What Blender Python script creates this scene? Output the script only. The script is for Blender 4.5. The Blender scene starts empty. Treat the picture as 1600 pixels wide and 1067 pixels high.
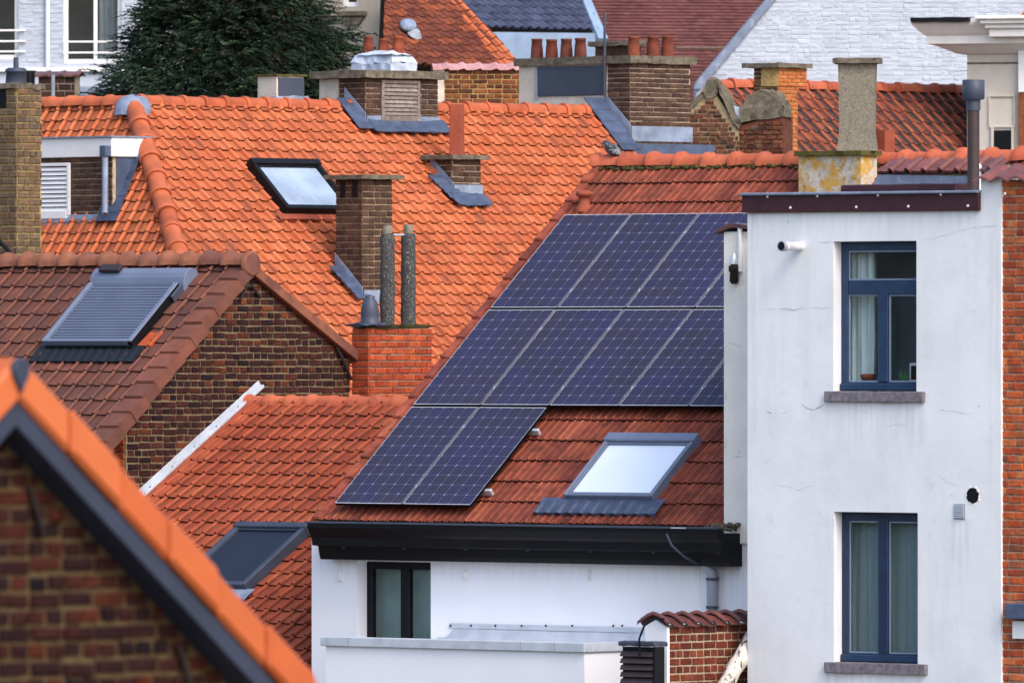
import bpy, bmesh, math, random
import numpy as np
from mathutils import Vector, Matrix
random.seed(7)
S = bpy.context.scene
COL = S.collection
R = math.radians

# ---------------------------------------------------------------- camera, sky, sun, exposure
FPX, CX, CY, EYE = 16000.0, 800.0, 533.5, 12.0
cam = bpy.data.cameras.new('camera')
cam.sensor_width = 36.0
cam.lens = 36.0 * FPX / 1600.0
cam.clip_start, cam.clip_end = 1.0, 6000.0
cam.dof.use_dof = True
cam.dof.focus_distance = 116.0
cam.dof.aperture_fstop = 6.6
co = bpy.data.objects.new('camera', cam)
co.location = (0, 0, EYE)
co.rotation_euler = (R(90), 0, 0)
COL.objects.link(co)
S.camera = co

TO_SUN = Vector((0.48, -0.74, 0.85)).normalized()
w = bpy.data.worlds.new('World')
S.world = w
w.use_nodes = True
nt = w.node_tree
bg = nt.nodes['Background']
sky = nt.nodes.new('ShaderNodeTexSky')
sky.sky_type = 'NISHITA'
sky.sun_disc = False
sky.sun_elevation = math.asin(TO_SUN.z)
sky.sun_rotation = math.atan2(TO_SUN.x, TO_SUN.y)
sky.dust_density = 3.5
sky.air_density = 1.0
sky.ozone_density = 1.0
nt.links.new(sky.outputs[0], bg.inputs[0])
bg.inputs[1].default_value = 0.15
sl = bpy.data.lights.new('sun', 'SUN')
sl.energy = 0.5
sl.angle = R(17)
sl.color = (1.0, 0.95, 0.88)
so = bpy.data.objects.new('sun', sl)
so.rotation_euler = TO_SUN.to_track_quat('Z', 'Y').to_euler()
so.location = (30, 40, 60)
COL.objects.link(so)
S.view_settings.view_transform = 'Standard'
S.view_settings.look = 'None'
S.view_settings.gamma = 1.0
S.view_settings.use_curve_mapping = False
S.view_settings.exposure = 1.11

# ---------------------------------------------------------------- frames and projection
def at(px, py, D):
    return Vector(((px - CX) / FPX * D, D, EYE - (py - CY) / FPX * D))

def proj(p):
    return CX + p.x / p.y * FPX, CY - (p.z - EYE) / p.y * FPX

class Fr:
    def __init__(s, o, u, v, n):
        s.o, s.u, s.v, s.n = Vector(o), Vector(u), Vector(v), Vector(n)
    def P(s, a, b, c=0.0):
        return s.o + s.u * a + s.v * b + s.n * c
    def hit(s, px, py):
        d = Vector(((px - CX) / FPX, 1.0, -(py - CY) / FPX))
        e = Vector((0, 0, EYE))
        t = (s.o - e).dot(s.n) / d.dot(s.n)
        q = e + d * t - s.o
        return q.dot(s.u), q.dot(s.v)
    def hit3(s, px, py):
        a, b = s.hit(px, py)
        return s.P(a, b)
    def off(s, c):
        return Fr(s.P(0, 0, c), s.u, s.v, s.n)
    def sh(s, a, b, c=0):
        return Fr(s.P(a, b, c), s.u, s.v, s.n)
    def M(s, a=0, b=0, c=0):
        m = Matrix((s.u, s.v, s.n)).transposed().to_4x4()
        m.translation = s.P(a, b, c)
        return m
    def poly(s, pts):
        return [s.hit(*p) for p in pts]

def wf(o, phi):
    r = R(phi)
    return Fr(o, (math.cos(r), math.sin(r), 0), (0, 0, 1), (math.sin(r), -math.cos(r), 0))

def rf(o, phi, p):
    r, q = R(phi), R(p)
    nh = Vector((math.sin(r), -math.cos(r), 0))
    z = Vector((0, 0, 1))
    return Fr(o, (math.cos(r), math.sin(r), 0), z * math.sin(q) - nh * math.cos(q), nh * math.sin(q) + z * math.cos(q))

WORLD = Fr((0, 0, 0), (1, 0, 0), (0, 1, 0), (0, 0, 1))

# ---------------------------------------------------------------- objects
WM = {}
def tag(o, label=None, cat=None, group=None, kind=None):
    if label: o['label'] = label
    if cat: o['category'] = cat
    if group: o['group'] = group
    if kind: o['kind'] = kind
    return o

def put(name, data, M, parent=None):
    o = bpy.data.objects.new(name, data)
    COL.objects.link(o)
    if parent is not None:
        o.parent = parent
        o.matrix_basis = WM[parent].inverted() @ M
    else:
        o.matrix_basis = M
    WM[o] = M
    return o

def thing(name, label, cat, loc, group=None):
    return tag(put(name, None, Matrix.Translation(loc)), label, cat, group)

class MB:
    def __init__(s):
        s.v, s.f, s.sm = [], [], []
    def add(s, vs, fs, smooth=False):
        k = len(s.v)
        s.v += [Vector(x) for x in vs]
        s.f += [tuple(i + k for i in f) for f in fs]
        s.sm += [smooth] * len(fs)
        return s
    def box(s, fr, a0, a1, b0, b1, c0, c1):
        q = [fr.P(a, b, c) for c in (c0, c1) for b in (b0, b1) for a in (a0, a1)]
        return s.add(q, [(1, 0, 2, 3), (4, 5, 7, 6), (0, 1, 5, 4), (3, 2, 6, 7), (2, 0, 4, 6), (1, 3, 7, 5)])
    def prism(s, fr, pts, c0, c1):
        n = len(pts)
        ar = sum(pts[i][0] * pts[(i + 1) % n][1] - pts[(i + 1) % n][0] * pts[i][1] for i in range(n))
        if ar < 0: pts = pts[::-1]
        q = [fr.P(a, b, c) for c in (c0, c1) for a, b in pts]
        fs = [tuple(range(n - 1, -1, -1)), tuple(range(n, 2 * n))]
        fs += [(i, (i + 1) % n, n + (i + 1) % n, n + i) for i in range(n)]
        return s.add(q, fs)
    def lathe(s, o, ax, prof, seg=14, smooth=True, caps=True):
        ax = Vector(ax).normalized()
        t = Vector((1, 0, 0)) if abs(ax.x) < .8 else Vector((0, 1, 0))
        e1 = ax.cross(t).normalized(); e2 = ax.cross(e1)
        o = Vector(o)
        vs, fs = [], []
        for r, h in prof:
            for k in range(seg):
                g = 2 * math.pi * k / seg
                vs.append(o + ax * h + (e1 * math.cos(g) + e2 * math.sin(g)) * r)
        for i in range(len(prof) - 1):
            for k in range(seg):
                k2 = (k + 1) % seg
                fs.append((i * seg + k, i * seg + k2, (i + 1) * seg + k2, (i + 1) * seg + k))
        s.add(vs, fs, smooth)
        if caps:
            m = len(prof) - 1
            s.add([vs[k] for k in range(seg)], [tuple(range(seg - 1, -1, -1))])
            s.add([vs[m * seg + k] for k in range(seg)], [tuple(range(seg))])
        return s
    def tube(s, pts, r, seg=8):
        pts = [Vector(p) for p in pts]
        vs, fs = [], []
        n = len(pts)
        e = None
        for i, p in enumerate(pts):
            d = (pts[min(i + 1, n - 1)] - pts[max(i - 1, 0)]).normalized()
            if e is None:
                e = d.orthogonal().normalized()
            e = (e - d * e.dot(d)).normalized()
            g = d.cross(e)
            rr = r[i] if isinstance(r, (list, tuple)) else r
            for k in range(seg):
                t = 2 * math.pi * k / seg
                vs.append(p + (e * math.cos(t) + g * math.sin(t)) * rr)
        for i in range(n - 1):
            for k in range(seg):
                k2 = (k + 1) % seg
                fs.append((i * seg + k, i * seg + k2, (i + 1) * seg + k2, (i + 1) * seg + k))
        s.add(vs, fs, True)
        s.add(vs[:seg], [tuple(range(seg - 1, -1, -1))])
        s.add(vs[-seg:], [tuple(range(seg))])
        return s
    def build(s, name, mat, parent=None, bevel=0.0, label=None, kind=None, rough=0.0):
        c = Vector((0, 0, 0))
        lo = Vector([min(v[i] for v in s.v) for i in range(3)])
        hi = Vector([max(v[i] for v in s.v) for i in range(3)])
        c = (lo + hi) / 2
        if parent is None: c.z = lo.z
        me = bpy.data.meshes.new(name)
        me.from_pydata([tuple(v - c) for v in s.v], [], s.f)
        me.polygons.foreach_set('use_smooth', s.sm)
        if bevel or rough:
            bm = bmesh.new(); bm.from_mesh(me)
            if bevel:
                bmesh.ops.bevel(bm, geom=list(bm.edges), offset=bevel, segments=1, affect='EDGES', clamp_overlap=True)
            if rough:
                L = max(.05, rough * 8)
                for _ in range(3):
                    ee = [e for e in bm.edges if e.calc_length() > L * 2]
                    if not ee: break
                    bmesh.ops.subdivide_edges(bm, edges=ee, cuts=1, use_grid_fill=True)
                for v in bm.verts:
                    v.co += Vector((random.gauss(0, rough), random.gauss(0, rough), random.gauss(0, rough)))
            bm.normal_update()
            bm.to_mesh(me); bm.free()
        me.materials.append(mat)
        me.update()
        o = put(name, me, Matrix.Translation(c), parent)
        return tag(o, label, None, None, kind)

# ---------------------------------------------------------------- materials
def lin(c, k=1.0):
    if isinstance(c, str):
        c = [int(c[i:i + 2], 16) for i in (1, 3, 5)]
    r = []
    for x in c:
        x /= 255.0
        r.append((x / 12.92 if x <= .04045 else ((x + .055) / 1.055) ** 2.4) * k)
    return (r[0], r[1], r[2], 1.0)

def pm(name, cols, rough=.85, spec=.25, noise=(4, .25), dirt=(), bump=(60, .25, .004), metal=0.0, wear_shade=None, k=1.0, coat=0.0):
    m = bpy.data.materials.new(name)
    m.use_nodes = True
    t = m.node_tree; N = t.nodes; Lk = t.links.new
    bs = N['Principled BSDF']
    bs.inputs['Roughness'].default_value = rough
    bs.inputs['Specular IOR Level'].default_value = spec
    bs.inputs['Metallic'].default_value = metal
    if coat:
        bs.inputs['Coat Weight'].default_value = coat
    geo = N.new('ShaderNodeNewGeometry')
    pos = geo.outputs['Position']
    if len(cols) > 1:
        oi = N.new('ShaderNodeObjectInfo')
        ad = N.new('ShaderNodeMath'); ad.operation = 'ADD'
        Lk(oi.outputs['Random'], ad.inputs[0]); Lk(geo.outputs['Random Per Island'], ad.inputs[1])
        fr_ = N.new('ShaderNodeMath'); fr_.operation = 'FRACT'; Lk(ad.outputs[0], fr_.inputs[0])
        rp = N.new('ShaderNodeValToRGB')
        el = rp.color_ramp.elements
        while len(el) < len(cols): el.new(0.5)
        for i, c in enumerate(cols):
            el[i].position = i / (len(cols) - 1); el[i].color = lin(c, k)
        Lk(fr_.outputs[0], rp.inputs[0])
        cur = rp.outputs[0]
    else:
        rgb = N.new('ShaderNodeRGB'); rgb.outputs[0].default_value = lin(cols[0], k)
        cur = rgb.outputs[0]
    if noise:
        nz = N.new('ShaderNodeTexNoise'); nz.inputs['Scale'].default_value = noise[0]; nz.inputs['Detail'].default_value = 5
        Lk(pos, nz.inputs['Vector'])
        mr = N.new('ShaderNodeMapRange')
        mr.inputs['From Min'].default_value = .3; mr.inputs['From Max'].default_value = .7
        mr.inputs['To Min'].default_value = 1 - noise[1]; mr.inputs['To Max'].default_value = 1 + noise[1]
        Lk(nz.outputs[0], mr.inputs[0])
        mx = N.new('ShaderNodeVectorMath'); mx.operation = 'SCALE'
        Lk(cur, mx.inputs[0]); Lk(mr.outputs[0], mx.inputs['Scale'])
        cur = mx.outputs[0]
    def mix(cur, col, fac):
        q = N.new('ShaderNodeMix'); q.data_type = 'RGBA'
        Lk(fac, q.inputs['Factor']); Lk(cur, q.inputs['A']); q.inputs['B'].default_value = col
        return q.outputs['Result']
    if wear_shade:
        an = N.new('ShaderNodeAttribute'); an.attribute_name = 'wear_shade'
        nz = N.new('ShaderNodeTexNoise'); nz.inputs['Scale'].default_value = wear_shade[1]; nz.inputs['Detail'].default_value = 4
        Lk(pos, nz.inputs['Vector'])
        mr = N.new('ShaderNodeMapRange'); mr.inputs['From Min'].default_value = wear_shade[2]; mr.inputs['From Max'].default_value = wear_shade[3]
        Lk(nz.outputs[0], mr.inputs[0])
        mu = N.new('ShaderNodeMath'); mu.operation = 'MULTIPLY'
        wf_ = an.outputs['Fac']
        if len(wear_shade) > 4:
            gm = N.new('ShaderNodeMath'); gm.operation = 'MULTIPLY'; gm.use_clamp = True; gm.inputs[1].default_value = wear_shade[4]
            Lk(wf_, gm.inputs[0]); wf_ = gm.outputs[0]
        Lk(wf_, mu.inputs[0]); Lk(mr.outputs[0], mu.inputs[1])
        cur = mix(cur, lin(wear_shade[0], k), mu.outputs[0])
    for d in dirt:   # colour, scale, lo, hi, amount, (sx,sy,sz)
        nz = N.new('ShaderNodeTexNoise'); nz.inputs['Scale'].default_value = d[1]; nz.inputs['Detail'].default_value = 6
        nz.inputs['Roughness'].default_value = .65
        if len(d) > 5:
            vm = N.new('ShaderNodeVectorMath'); vm.operation = 'MULTIPLY'
            Lk(pos, vm.inputs[0]); vm.inputs[1].default_value = d[5]
            Lk(vm.outputs[0], nz.inputs['Vector'])
        else:
            Lk(pos, nz.inputs['Vector'])
        mr = N.new('ShaderNodeMapRange'); mr.inputs['From Min'].default_value = d[2]; mr.inputs['From Max'].default_value = d[3]
        mr.inputs['To Max'].default_value = d[4]
        Lk(nz.outputs[0], mr.inputs[0])
        cur = mix(cur, lin(d[0], k), mr.outputs[0])
    Lk(cur, bs.inputs['Base Color'])
    if bump:
        nz = N.new('ShaderNodeTexNoise'); nz.inputs['Scale'].default_value = bump[0]; nz.inputs['Detail'].default_value = 4
        Lk(pos, nz.inputs['Vector'])
        bp = N.new('ShaderNodeBump'); bp.inputs['Strength'].default_value = bump[1]; bp.inputs['Distance'].default_value = bump[2]
        Lk(nz.outputs[0], bp.inputs['Height']); Lk(bp.outputs[0], bs.inputs['Normal'])
    return m

def glassmat(name, tint=(.9, .95, .97), ior=1.5, boost=1.0, rough=0.02):
    m = bpy.data.materials.new(name); m.use_nodes = True
    t = m.node_tree; N = t.nodes; Lk = t.links.new
    N.remove(N['Principled BSDF'])
    tr = N.new('ShaderNodeBsdfTransparent'); tr.inputs[0].default_value = (*tint, 1)
    gl = N.new('ShaderNodeBsdfGlossy'); gl.inputs['Roughness'].default_value = rough
    fz = N.new('ShaderNodeFresnel'); fz.inputs[0].default_value = ior
    geo = N.new('ShaderNodeNewGeometry')
    nz = N.new('ShaderNodeTexNoise'); nz.inputs['Scale'].default_value = 1.5
    Lk(geo.outputs['Position'], nz.inputs['Vector'])
    bp = N.new('ShaderNodeBump'); bp.inputs['Strength'].default_value = .05; bp.inputs['Distance'].default_value = .05
    Lk(nz.outputs[0], bp.inputs['Height']); Lk(bp.outputs[0], gl.inputs['Normal'])
    mu = N.new('ShaderNodeMath'); mu.operation = 'MULTIPLY'; mu.inputs[1].default_value = boost
    fm = N.new('ShaderNodeMath'); fm.operation = 'SUBTRACT'; fm.inputs[0].default_value = 1.0
    Lk(geo.outputs['Backfacing'], fm.inputs[1])
    f2 = N.new('ShaderNodeMath'); f2.operation = 'MULTIPLY'
    Lk(fz.outputs[0], f2.inputs[0]); Lk(fm.outputs[0], f2.inputs[1])
    Lk(f2.outputs[0], mu.inputs[0])
    ms = N.new('ShaderNodeMixShader')
    Lk(mu.outputs[0], ms.inputs[0]); Lk(tr.outputs[0], ms.inputs[1]); Lk(gl.outputs[0], ms.inputs[2])
    Lk(ms.outputs[0], N['Material Output'].inputs[0])
    return m

MAT = {}
M_ = MAT
# roof tiles
M_['t_orange'] = pm('orange_clay', ['#c86c48', '#d67a54', '#d0724c', '#c26644', '#d98058', '#cc7049', '#b86648', '#d2764e', '#a86048'], .82, .08, (2.5, .14),
    [('#6a463a', 9, .58, .80, .6), ('#9a5a42', 1.1, .47, .72, .55), ('#5a4438', 3.2, .66, .78, .5), ('#e8a27c', 40, .66, .75, .4)], (90, .3, .003), wear_shade=('#522a1c', 6, -.05, .5), k=.93)
M_['t_solar'] = pm('weathered_red_clay', ['#ac5a42', '#9a4c3a', '#b8644a', '#8e463a', '#b25c44', '#854034'], .8, .25, (5, .25),
    [('#4a2a22', 3, .5, .75, .7), ('#4a2620', 7, .5, .72, .8), ('#2e2320', 22, .6, .78, .7), ('#c9b8a0', 55, .73, .78, .6)], (90, .5, .004), wear_shade=('#32160f', 9, -.1, .5), k=0.82)
M_['t_brown'] = pm('brown_clay', ['#7a4a3c', '#8a5443', '#744a40', '#905644', '#6d453c', '#7f4f42'], .75, .3, (5, .2),
    [('#5b4340', 3, .5, .8, .6), ('#b8aa98', 38, .72, .78, .6)], (80, .4, .003), wear_shade=('#382522', 8, 0, .5), k=0.72)
M_['t_red'] = pm('dusty_red_clay', ['#b8573a', '#c46242', '#b05238', '#c96a48', '#a95038'], .8, .25, (5, .2),
    [('#7a4236', 6, .55, .8, .6), ('#3a2a26', 18, .66, .8, .6)], (90, .4, .003), wear_shade=('#54261a', 7, 0, .5), k=0.66)
M_['t_back'] = pm('lichened_clay', ['#b05a3c', '#c06a46', '#a55038', '#b9603c'], .85, .2, (4, .25),
    [('#4a3a38', 5, .52, .72, .5)], (60, .4, .004), wear_shade=('#4a3a3a', 3, .15, .5, 2.6), k=0.75)
M_['t_brick'] = pm('back_brown_clay', ['#7a4234', '#8a4c3a', '#6e3c32', '#94523c', '#a85a3a'], .85, .2, (4, .25), [('#5a3a34', 3, .5, .75, .7)], (60, .4, .004), wear_shade=('#6a3c32', 5, .3, .6), k=.68)
M_['t_slate'] = pm('slate_blue_glaze', ['#3c4258', '#444b64', '#363b50', '#3f4660'], .45, .5, (4, .2), [], None, k=.9)
M_['t_coping'] = pm('glazed_brown_coping', ['#6e3d36', '#7c4640', '#5d3a38', '#8a5048'], .45, .5, (8, .3), [('#3a3230', 9, .55, .75, .7), ('#c8b8b0', 30, .72, .8, .6)], (60, .4, .004), k=.9)
M_['t_fore'] = pm('smooth_orange_clay', ['#e0733f', '#e67c48', '#da6c3a'], .6, .3, (3, .08), [], None, k=.63)
M_['ridge_o'] = pm('orange_ridge_clay', ['#c06444', '#cc704c', '#b85e40'], .7, .2, (5, .18), [('#6a4a3a', 12, .6, .8, .6), ('#efe0d0', 48, .74, .78, .7)], (80, .4, .003), k=.76)
M_['ridge_m'] = pm('mossy_ridge_clay', ['#c0644a', '#cc7050', '#b45a42'], .8, .25, (5, .2), [('#4a3c30', 9, .55, .72, .7), ('#5a5a48', 20, .62, .75, .7), ('#efe0d0', 40, .72, .77, .7)], (60, .5, .006), k=.76)
M_['ridge_b'] = pm('brown_ridge_clay', ['#7a4e40', '#86543f', '#704840'], .8, .25, (5, .25), [('#4a3a38', 7, .5, .75, .7), ('#d8d0c0', 34, .68, .74, .8)], (60, .5, .005), k=.95)
# bricks
def bm_(n, cols, k=.9, dirt=(), b=(70, .6, .006)):
    M_[n] = pm(n, cols, .9, .15, (14, .28), dirt, b, k=k)
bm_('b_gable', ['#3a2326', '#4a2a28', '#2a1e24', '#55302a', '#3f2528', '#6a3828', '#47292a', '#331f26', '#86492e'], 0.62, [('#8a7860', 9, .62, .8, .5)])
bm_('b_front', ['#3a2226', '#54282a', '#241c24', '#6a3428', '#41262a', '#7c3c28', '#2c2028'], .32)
bm_('b_brown', ['#5c443c', '#684e42', '#4e3a36', '#705646', '#604840'], .72, [('#352c2a', 3, .42, .7, .75), ('#8a7a68', 12, .62, .78, .4)])
bm_('b_yellow', ['#7a6858', '#86705c', '#6a5a4e', '#8c6e56', '#72604e'], .68, [('#4a4038', 2.5, .5, .75, .6)])
bm_('b_red', ['#b04c30', '#bc5634', '#a3442c', '#c8623c', '#9a4630'], 0.72, [('#5a3028', 5, .6, .8, .6)])
bm_('b_street', ['#b05030', '#c4633a', '#8d4230', '#b85834', '#9a4a34', '#cc7444', '#7d4a3c'], .9, [('#6a4a40', 6, .6, .8, .5)])
bm_('b_garden', ['#7a3a2c', '#8a4432', '#64302a', '#96503a', '#4e2a2a'], .66, [('#4a2c26', 4, .45, .7, .7)])
bm_('b_old', ['#6a4638', '#7c4a38', '#54362e', '#8a5640', '#463230'], 0.75, [('#978468', 6, .55, .75, .6), ('#2e2826', 4, .58, .75, .6)])
bm_('b_orange', ['#b8693e', '#c47648', '#a85c38', '#cc8050'], .9, [('#5a3a2c', 6, .6, .8, .6)])
bm_('b_tan', ['#8a5438', '#a0623e', '#744430', '#5a3a30', '#96583a'], 0.75)
M_['b_white'] = pm('white_painted_brick', ['#adb5c3', '#b3bac8', '#a8b0be'], .7, .3, (3, .05), [('#b9bccb', 5, .6, .8, .5), ('#8a8890', 16, .68, .74, .4)], (30, .5, .01))
def mortar(n, c, k=.85):
    M_[n] = pm(n, [c], .95, .1, (25, .3), [('#6a6054', 6, .55, .8, .5)], (50, .6, .008), k=k)
mortar('m_gable', '#83735a'); mortar('m_front', '#5a4a34'); mortar('m_buff', '#a8977a'); mortar('m_yellow', '#a8985f'); mortar('m_grey', '#9a8e80'); mortar('m_dark', '#7d705f'); mortar('m_pink', '#b5a490'); mortar('m_ochre', '#c2a36c')
# render, concrete, metal
M_['white'] = pm('white_render', ['#e2e5ea'], .9, .15, (1.2, .05), [('#c6cad2', .9, .48, .75, .5), ('#b8b6b4', 5, .60, .80, .4), ('#c2c6cc', 3, .52, .80, .45, (1, 1, .12)), ('#8f8c88', 11, .68, .78, .35)], (14, .4, .005))
M_['white2'] = pm('smooth_white_render', ['#e4e6ee'], .9, .15, (1.5, .025), [('#cfd2dc', 2, .55, .85, .3, (1, 1, .15))], (40, .2, .003))
M_['apron_d'] = pm('black_apron', ['#171b24'], .5, .3, (4, .15), [], None)
M_['skyframe'] = pm('roof_window_frame', ['#68738a'], .4, .5, (4, .1), [], None)
M_['cream'] = pm('cream_render', ['#f0eae2'], .9, .15, (3, .06), [('#a89c90', 6, .58, .78, .55), ('#8c7c70', 14, .64, .76, .5)], (20, .5, .008))
M_['greyrender'] = pm('grey_render', ['#a59c90'], .9, .15, (3, .1), [('#8a8278', 2, .5, .8, .5, (1, 1, .2)), ('#c8b48a', 1.2, .6, .8, .5)], (20, .4, .006))
M_['stone'] = pm('blue_stone', ['#77727a'], .85, .2, (18, .3), [('#4a464c', 24, .5, .7, .6), ('#a8a2a6', 30, .62, .75, .6)], (50, .6, .006))
M_['concrete'] = pm('weathered_concrete', ['#6b6458'], .95, .1, (12, .3), [('#3c3630', 9, .5, .7, .8), ('#8f8a62', 14, .62, .76, .6), ('#b0a898', 40, .64, .74, .5)], (40, .9, .012))
M_['shaft'] = pm('pebbled_concrete', ['#7d786c'], .95, .1, (40, .3), [('#56503f', 3, .5, .75, .6), ('#a8a294', 80, .6, .72, .6)], (90, .9, .008))
M_['flue'] = pm('lichened_flue', ['#454648'], .95, .1, (40, .4), [('#b8b4a4', 60, .57, .66, .85), ('#6a6a40', 9, .62, .76, .5)], (70, .9, .01))
M_['lichen'] = pm('yellow_lichened_render', ['#b5b0a6'], .95, .1, (10, .25), [('#c0922e', 6, .46, .56, .85), ('#6a6048', 12, .55, .72, .7)], (40, .8, .01))
M_['moss'] = pm('moss', ['#4c4a2c', '#3e3c28', '#6a6438'], 1, .05, (40, .4), [('#2a2a20', 20, .5, .7, .6)], (60, 1, .02))
M_['paleconc'] = pm('pale_concrete', ['#c9bfb4'], .95, .1, (6, .1), [('#a0958a', 5, .5, .75, .5), ('#8a8078', 3, .55, .8, .4, (1, 1, .15))], (30, .5, .006))
M_['lead'] = pm('lead_sheet', ['#76839a', '#828ea4', '#6e7a92'], .5, .4, (5, .25), [('#a8b0c0', 8, .55, .75, .6), ('#4a5468', 6, .55, .75, .6)], (20, .4, .006))
M_['lead_d'] = pm('dark_lead', ['#3f4b63', '#4a5670', '#37425a'], .5, .4, (6, .25), [('#7a869c', 9, .6, .8, .5)], (20, .4, .006))
M_['zinc'] = pm('zinc', ['#b4bcc8'], .45, .4, (4, .12), [('#8e97a6', 6, .5, .75, .5)], (14, .2, .004))
M_['alu'] = pm('aluminium', ['#c8ccd2'], .35, .5, (6, .06), [], None, metal=.4)
M_['pipe'] = pm('grey_pipe', ['#8c94a2'], .5, .4, (6, .12), [('#6a707c', 5, .55, .8, .5)], (20, .15, .003))
M_['black'] = pm('black_paint', ['#0d0f14'], .5, .2, (5, .2), [('#1e2028', 8, .55, .8, .5)], (14, .25, .004))
M_['anth'] = pm('anthracite', ['#3a4152'], .5, .4, (4, .15), [], (20, .15, .003))
M_['foredark'] = pm('slate_fascia', ['#2f3648'], .6, .3, (3, .15), [], None)
M_['batten'] = pm('roof_batten', ['#1c1512'], .9, .1, None, [], None)
M_['grey_curtain'] = pm('grey_curtain', ['#80868e'], .9, .1, (3, .1), [], None)
M_['shutter'] = pm('grey_shutter', ['#667189'], .45, .45, (3, .08), [], None)
M_['maroon'] = pm('maroon_board', ['#3c2028'], .6, .3, (9, .2), [('#b0a4a8', 26, .74, .78, .7)], (30, .3, .004))
M_['blue'] = pm('blue_paint', ['#1c3556'], .45, .4, (8, .2), [('#16264a', 7, .55, .8, .5)], (24, .3, .003))
M_['blue_d'] = pm('dark_blue_paint', ['#172a48'], .45, .4, (8, .2), [('#121c38', 7, .55, .8, .5)], (24, .3, .003))
M_['whitepaint'] = pm('white_paint', ['#e4e4e6'], .5, .4, (4, .04), [('#a8a4a4', 9, .66, .8, .4)], (20, .15, .003))
M_['bead'] = pm('window_bead', ['#7d8fa6'], .5, .3, None, [], None)
M_['wood'] = pm('weathered_wood', ['#857a76', '#776c68', '#928680'], .9, .15, (20, .3), [('#5a5250', 8, .5, .75, .6)], (30, .6, .006))
M_['brownslat'] = pm('dark_brown_slat', ['#33282a', '#3c2e2e', '#2c2426'], .5, .4, (8, .2), [], None)
M_['clayflue'] = pm('clay_flue', ['#8a4636', '#934c38'], .8, .2, (6, .15), [('#6a3a30', 5, .55, .8, .5)], (40, .3, .004))
M_['pot'] = pm('chimney_pot_clay', ['#6a3a30', '#7a4030', '#5c322c', '#90492f'], .85, .2, (9, .3), [('#4a3430', 8, .5, .7, .6)], (30, .5, .006))
M_['silver'] = pm('silver_flashing', ['#b8c2d4'], .5, .4, (7, .2), [('#8894ac', 9, .5, .7, .6)], (12, .8, .02))
M_['cell'] = None
M_['room'] = pm('room_wall', ['#98a4b0'], .9, .1, (2, .2), [], None)
M_['room_d'] = pm('dark_room_wall', ['#5c646c'], .9, .1, (2, .2), [], None)
M_['curtain'] = pm('curtain_cloth', ['#e4eaec'], .9, .1, (3, .08), [], None)
M_['net'] = pm('net_curtain', ['#869497'], .9, .1, (60, .14), [], None)
M_['net_g'] = pm('green_grey_blind', ['#a3b2ae'], .9, .1, (3, .1), [], None)
M_['blind'] = pm('white_blind', ['#eef2f8'], .8, .2, (2, .02), [], None)
M_['blind_g'] = pm('pale_roof_blind', ['#9aa6b6'], .8, .2, (2.5, .2), [('#7a8898', 4, .5, .8, .5)], None)  # mottling puts the pane's uneven reflections into the blind colour
M_['blind_d'] = pm('dark_roof_blind', ['#181c2a'], .7, .3, (50, .35), [], None)
M_['rust'] = pm('rusty_iron', ['#241c1c'], .8, .3, (20, .3), [], None)
M_['soil'] = pm('ground_soil', ['#5a5850'], .95, .1, (.5, .3), [], None)
M_['needle'] = pm('yew_needles', ['#16241c', '#1e3022', '#24382a', '#122019', '#2c4230', '#3a3a30'], .7, .2, (1.1, .55), [], None, k=1.0)
M_['needle3'] = pm('lit_needles', ['#34492f', '#2e4430', '#40553a'], .7, .2, (2, .3), [], None)  # lighter green: light on the crown's tips put into the colour
M_['needle2'] = pm('brown_tips', ['#3a3a34', '#4a3a36', '#2c4030'], .8, .15, (3, .25), [], None, k=.9)
M_['bark'] = pm('bark', ['#3a2c24'], .95, .1, (9, .3), [], (30, .8, .02))
M_['ceil'] = pm('painted_cornice', ['#e8e5e4'], .7, .25, (3, .05), [('#b4aca8', 4, .55, .8, .4)], (14, .2, .004))
M_['frieze'] = pm('frieze_stone', ['#c2bcb4'], .9, .2, (5, .06), [('#a49c94', 3, .5, .8, .4, (1, 1, .2))], (30, .25, .004))
M_['red_tile'] = pm('small_dark_red_tiles', ['#5c3836', '#66403e', '#523232', '#6c4844'], .85, .2, (2, .15), [('#5a3434', 1.2, .5, .75, .5)], None)
M_['glass'] = glassmat('window_glass', (.88, .93, .94), 1.5, 1.0)
M_['glass_s'] = glassmat('solar_glass', (.97, .97, .98), 1.45, .22, .05)
M_['glass_r'] = glassmat('roof_glass', (.96, .98, 1.0), 1.5, .45, .03)
M_['dove'] = pm('pigeon_feathers', ['#3a3e46'], .7, .3, (30, .3), [('#a0a4aa', 22, .54, .6, .7)], None)
M_['dove_d'] = pm('pigeon_wing', ['#7c8188'], .7, .3, (30, .2), [('#1e2026', 20, .47, .53, .95, (.6, 1, 1.8))], None)
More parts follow.
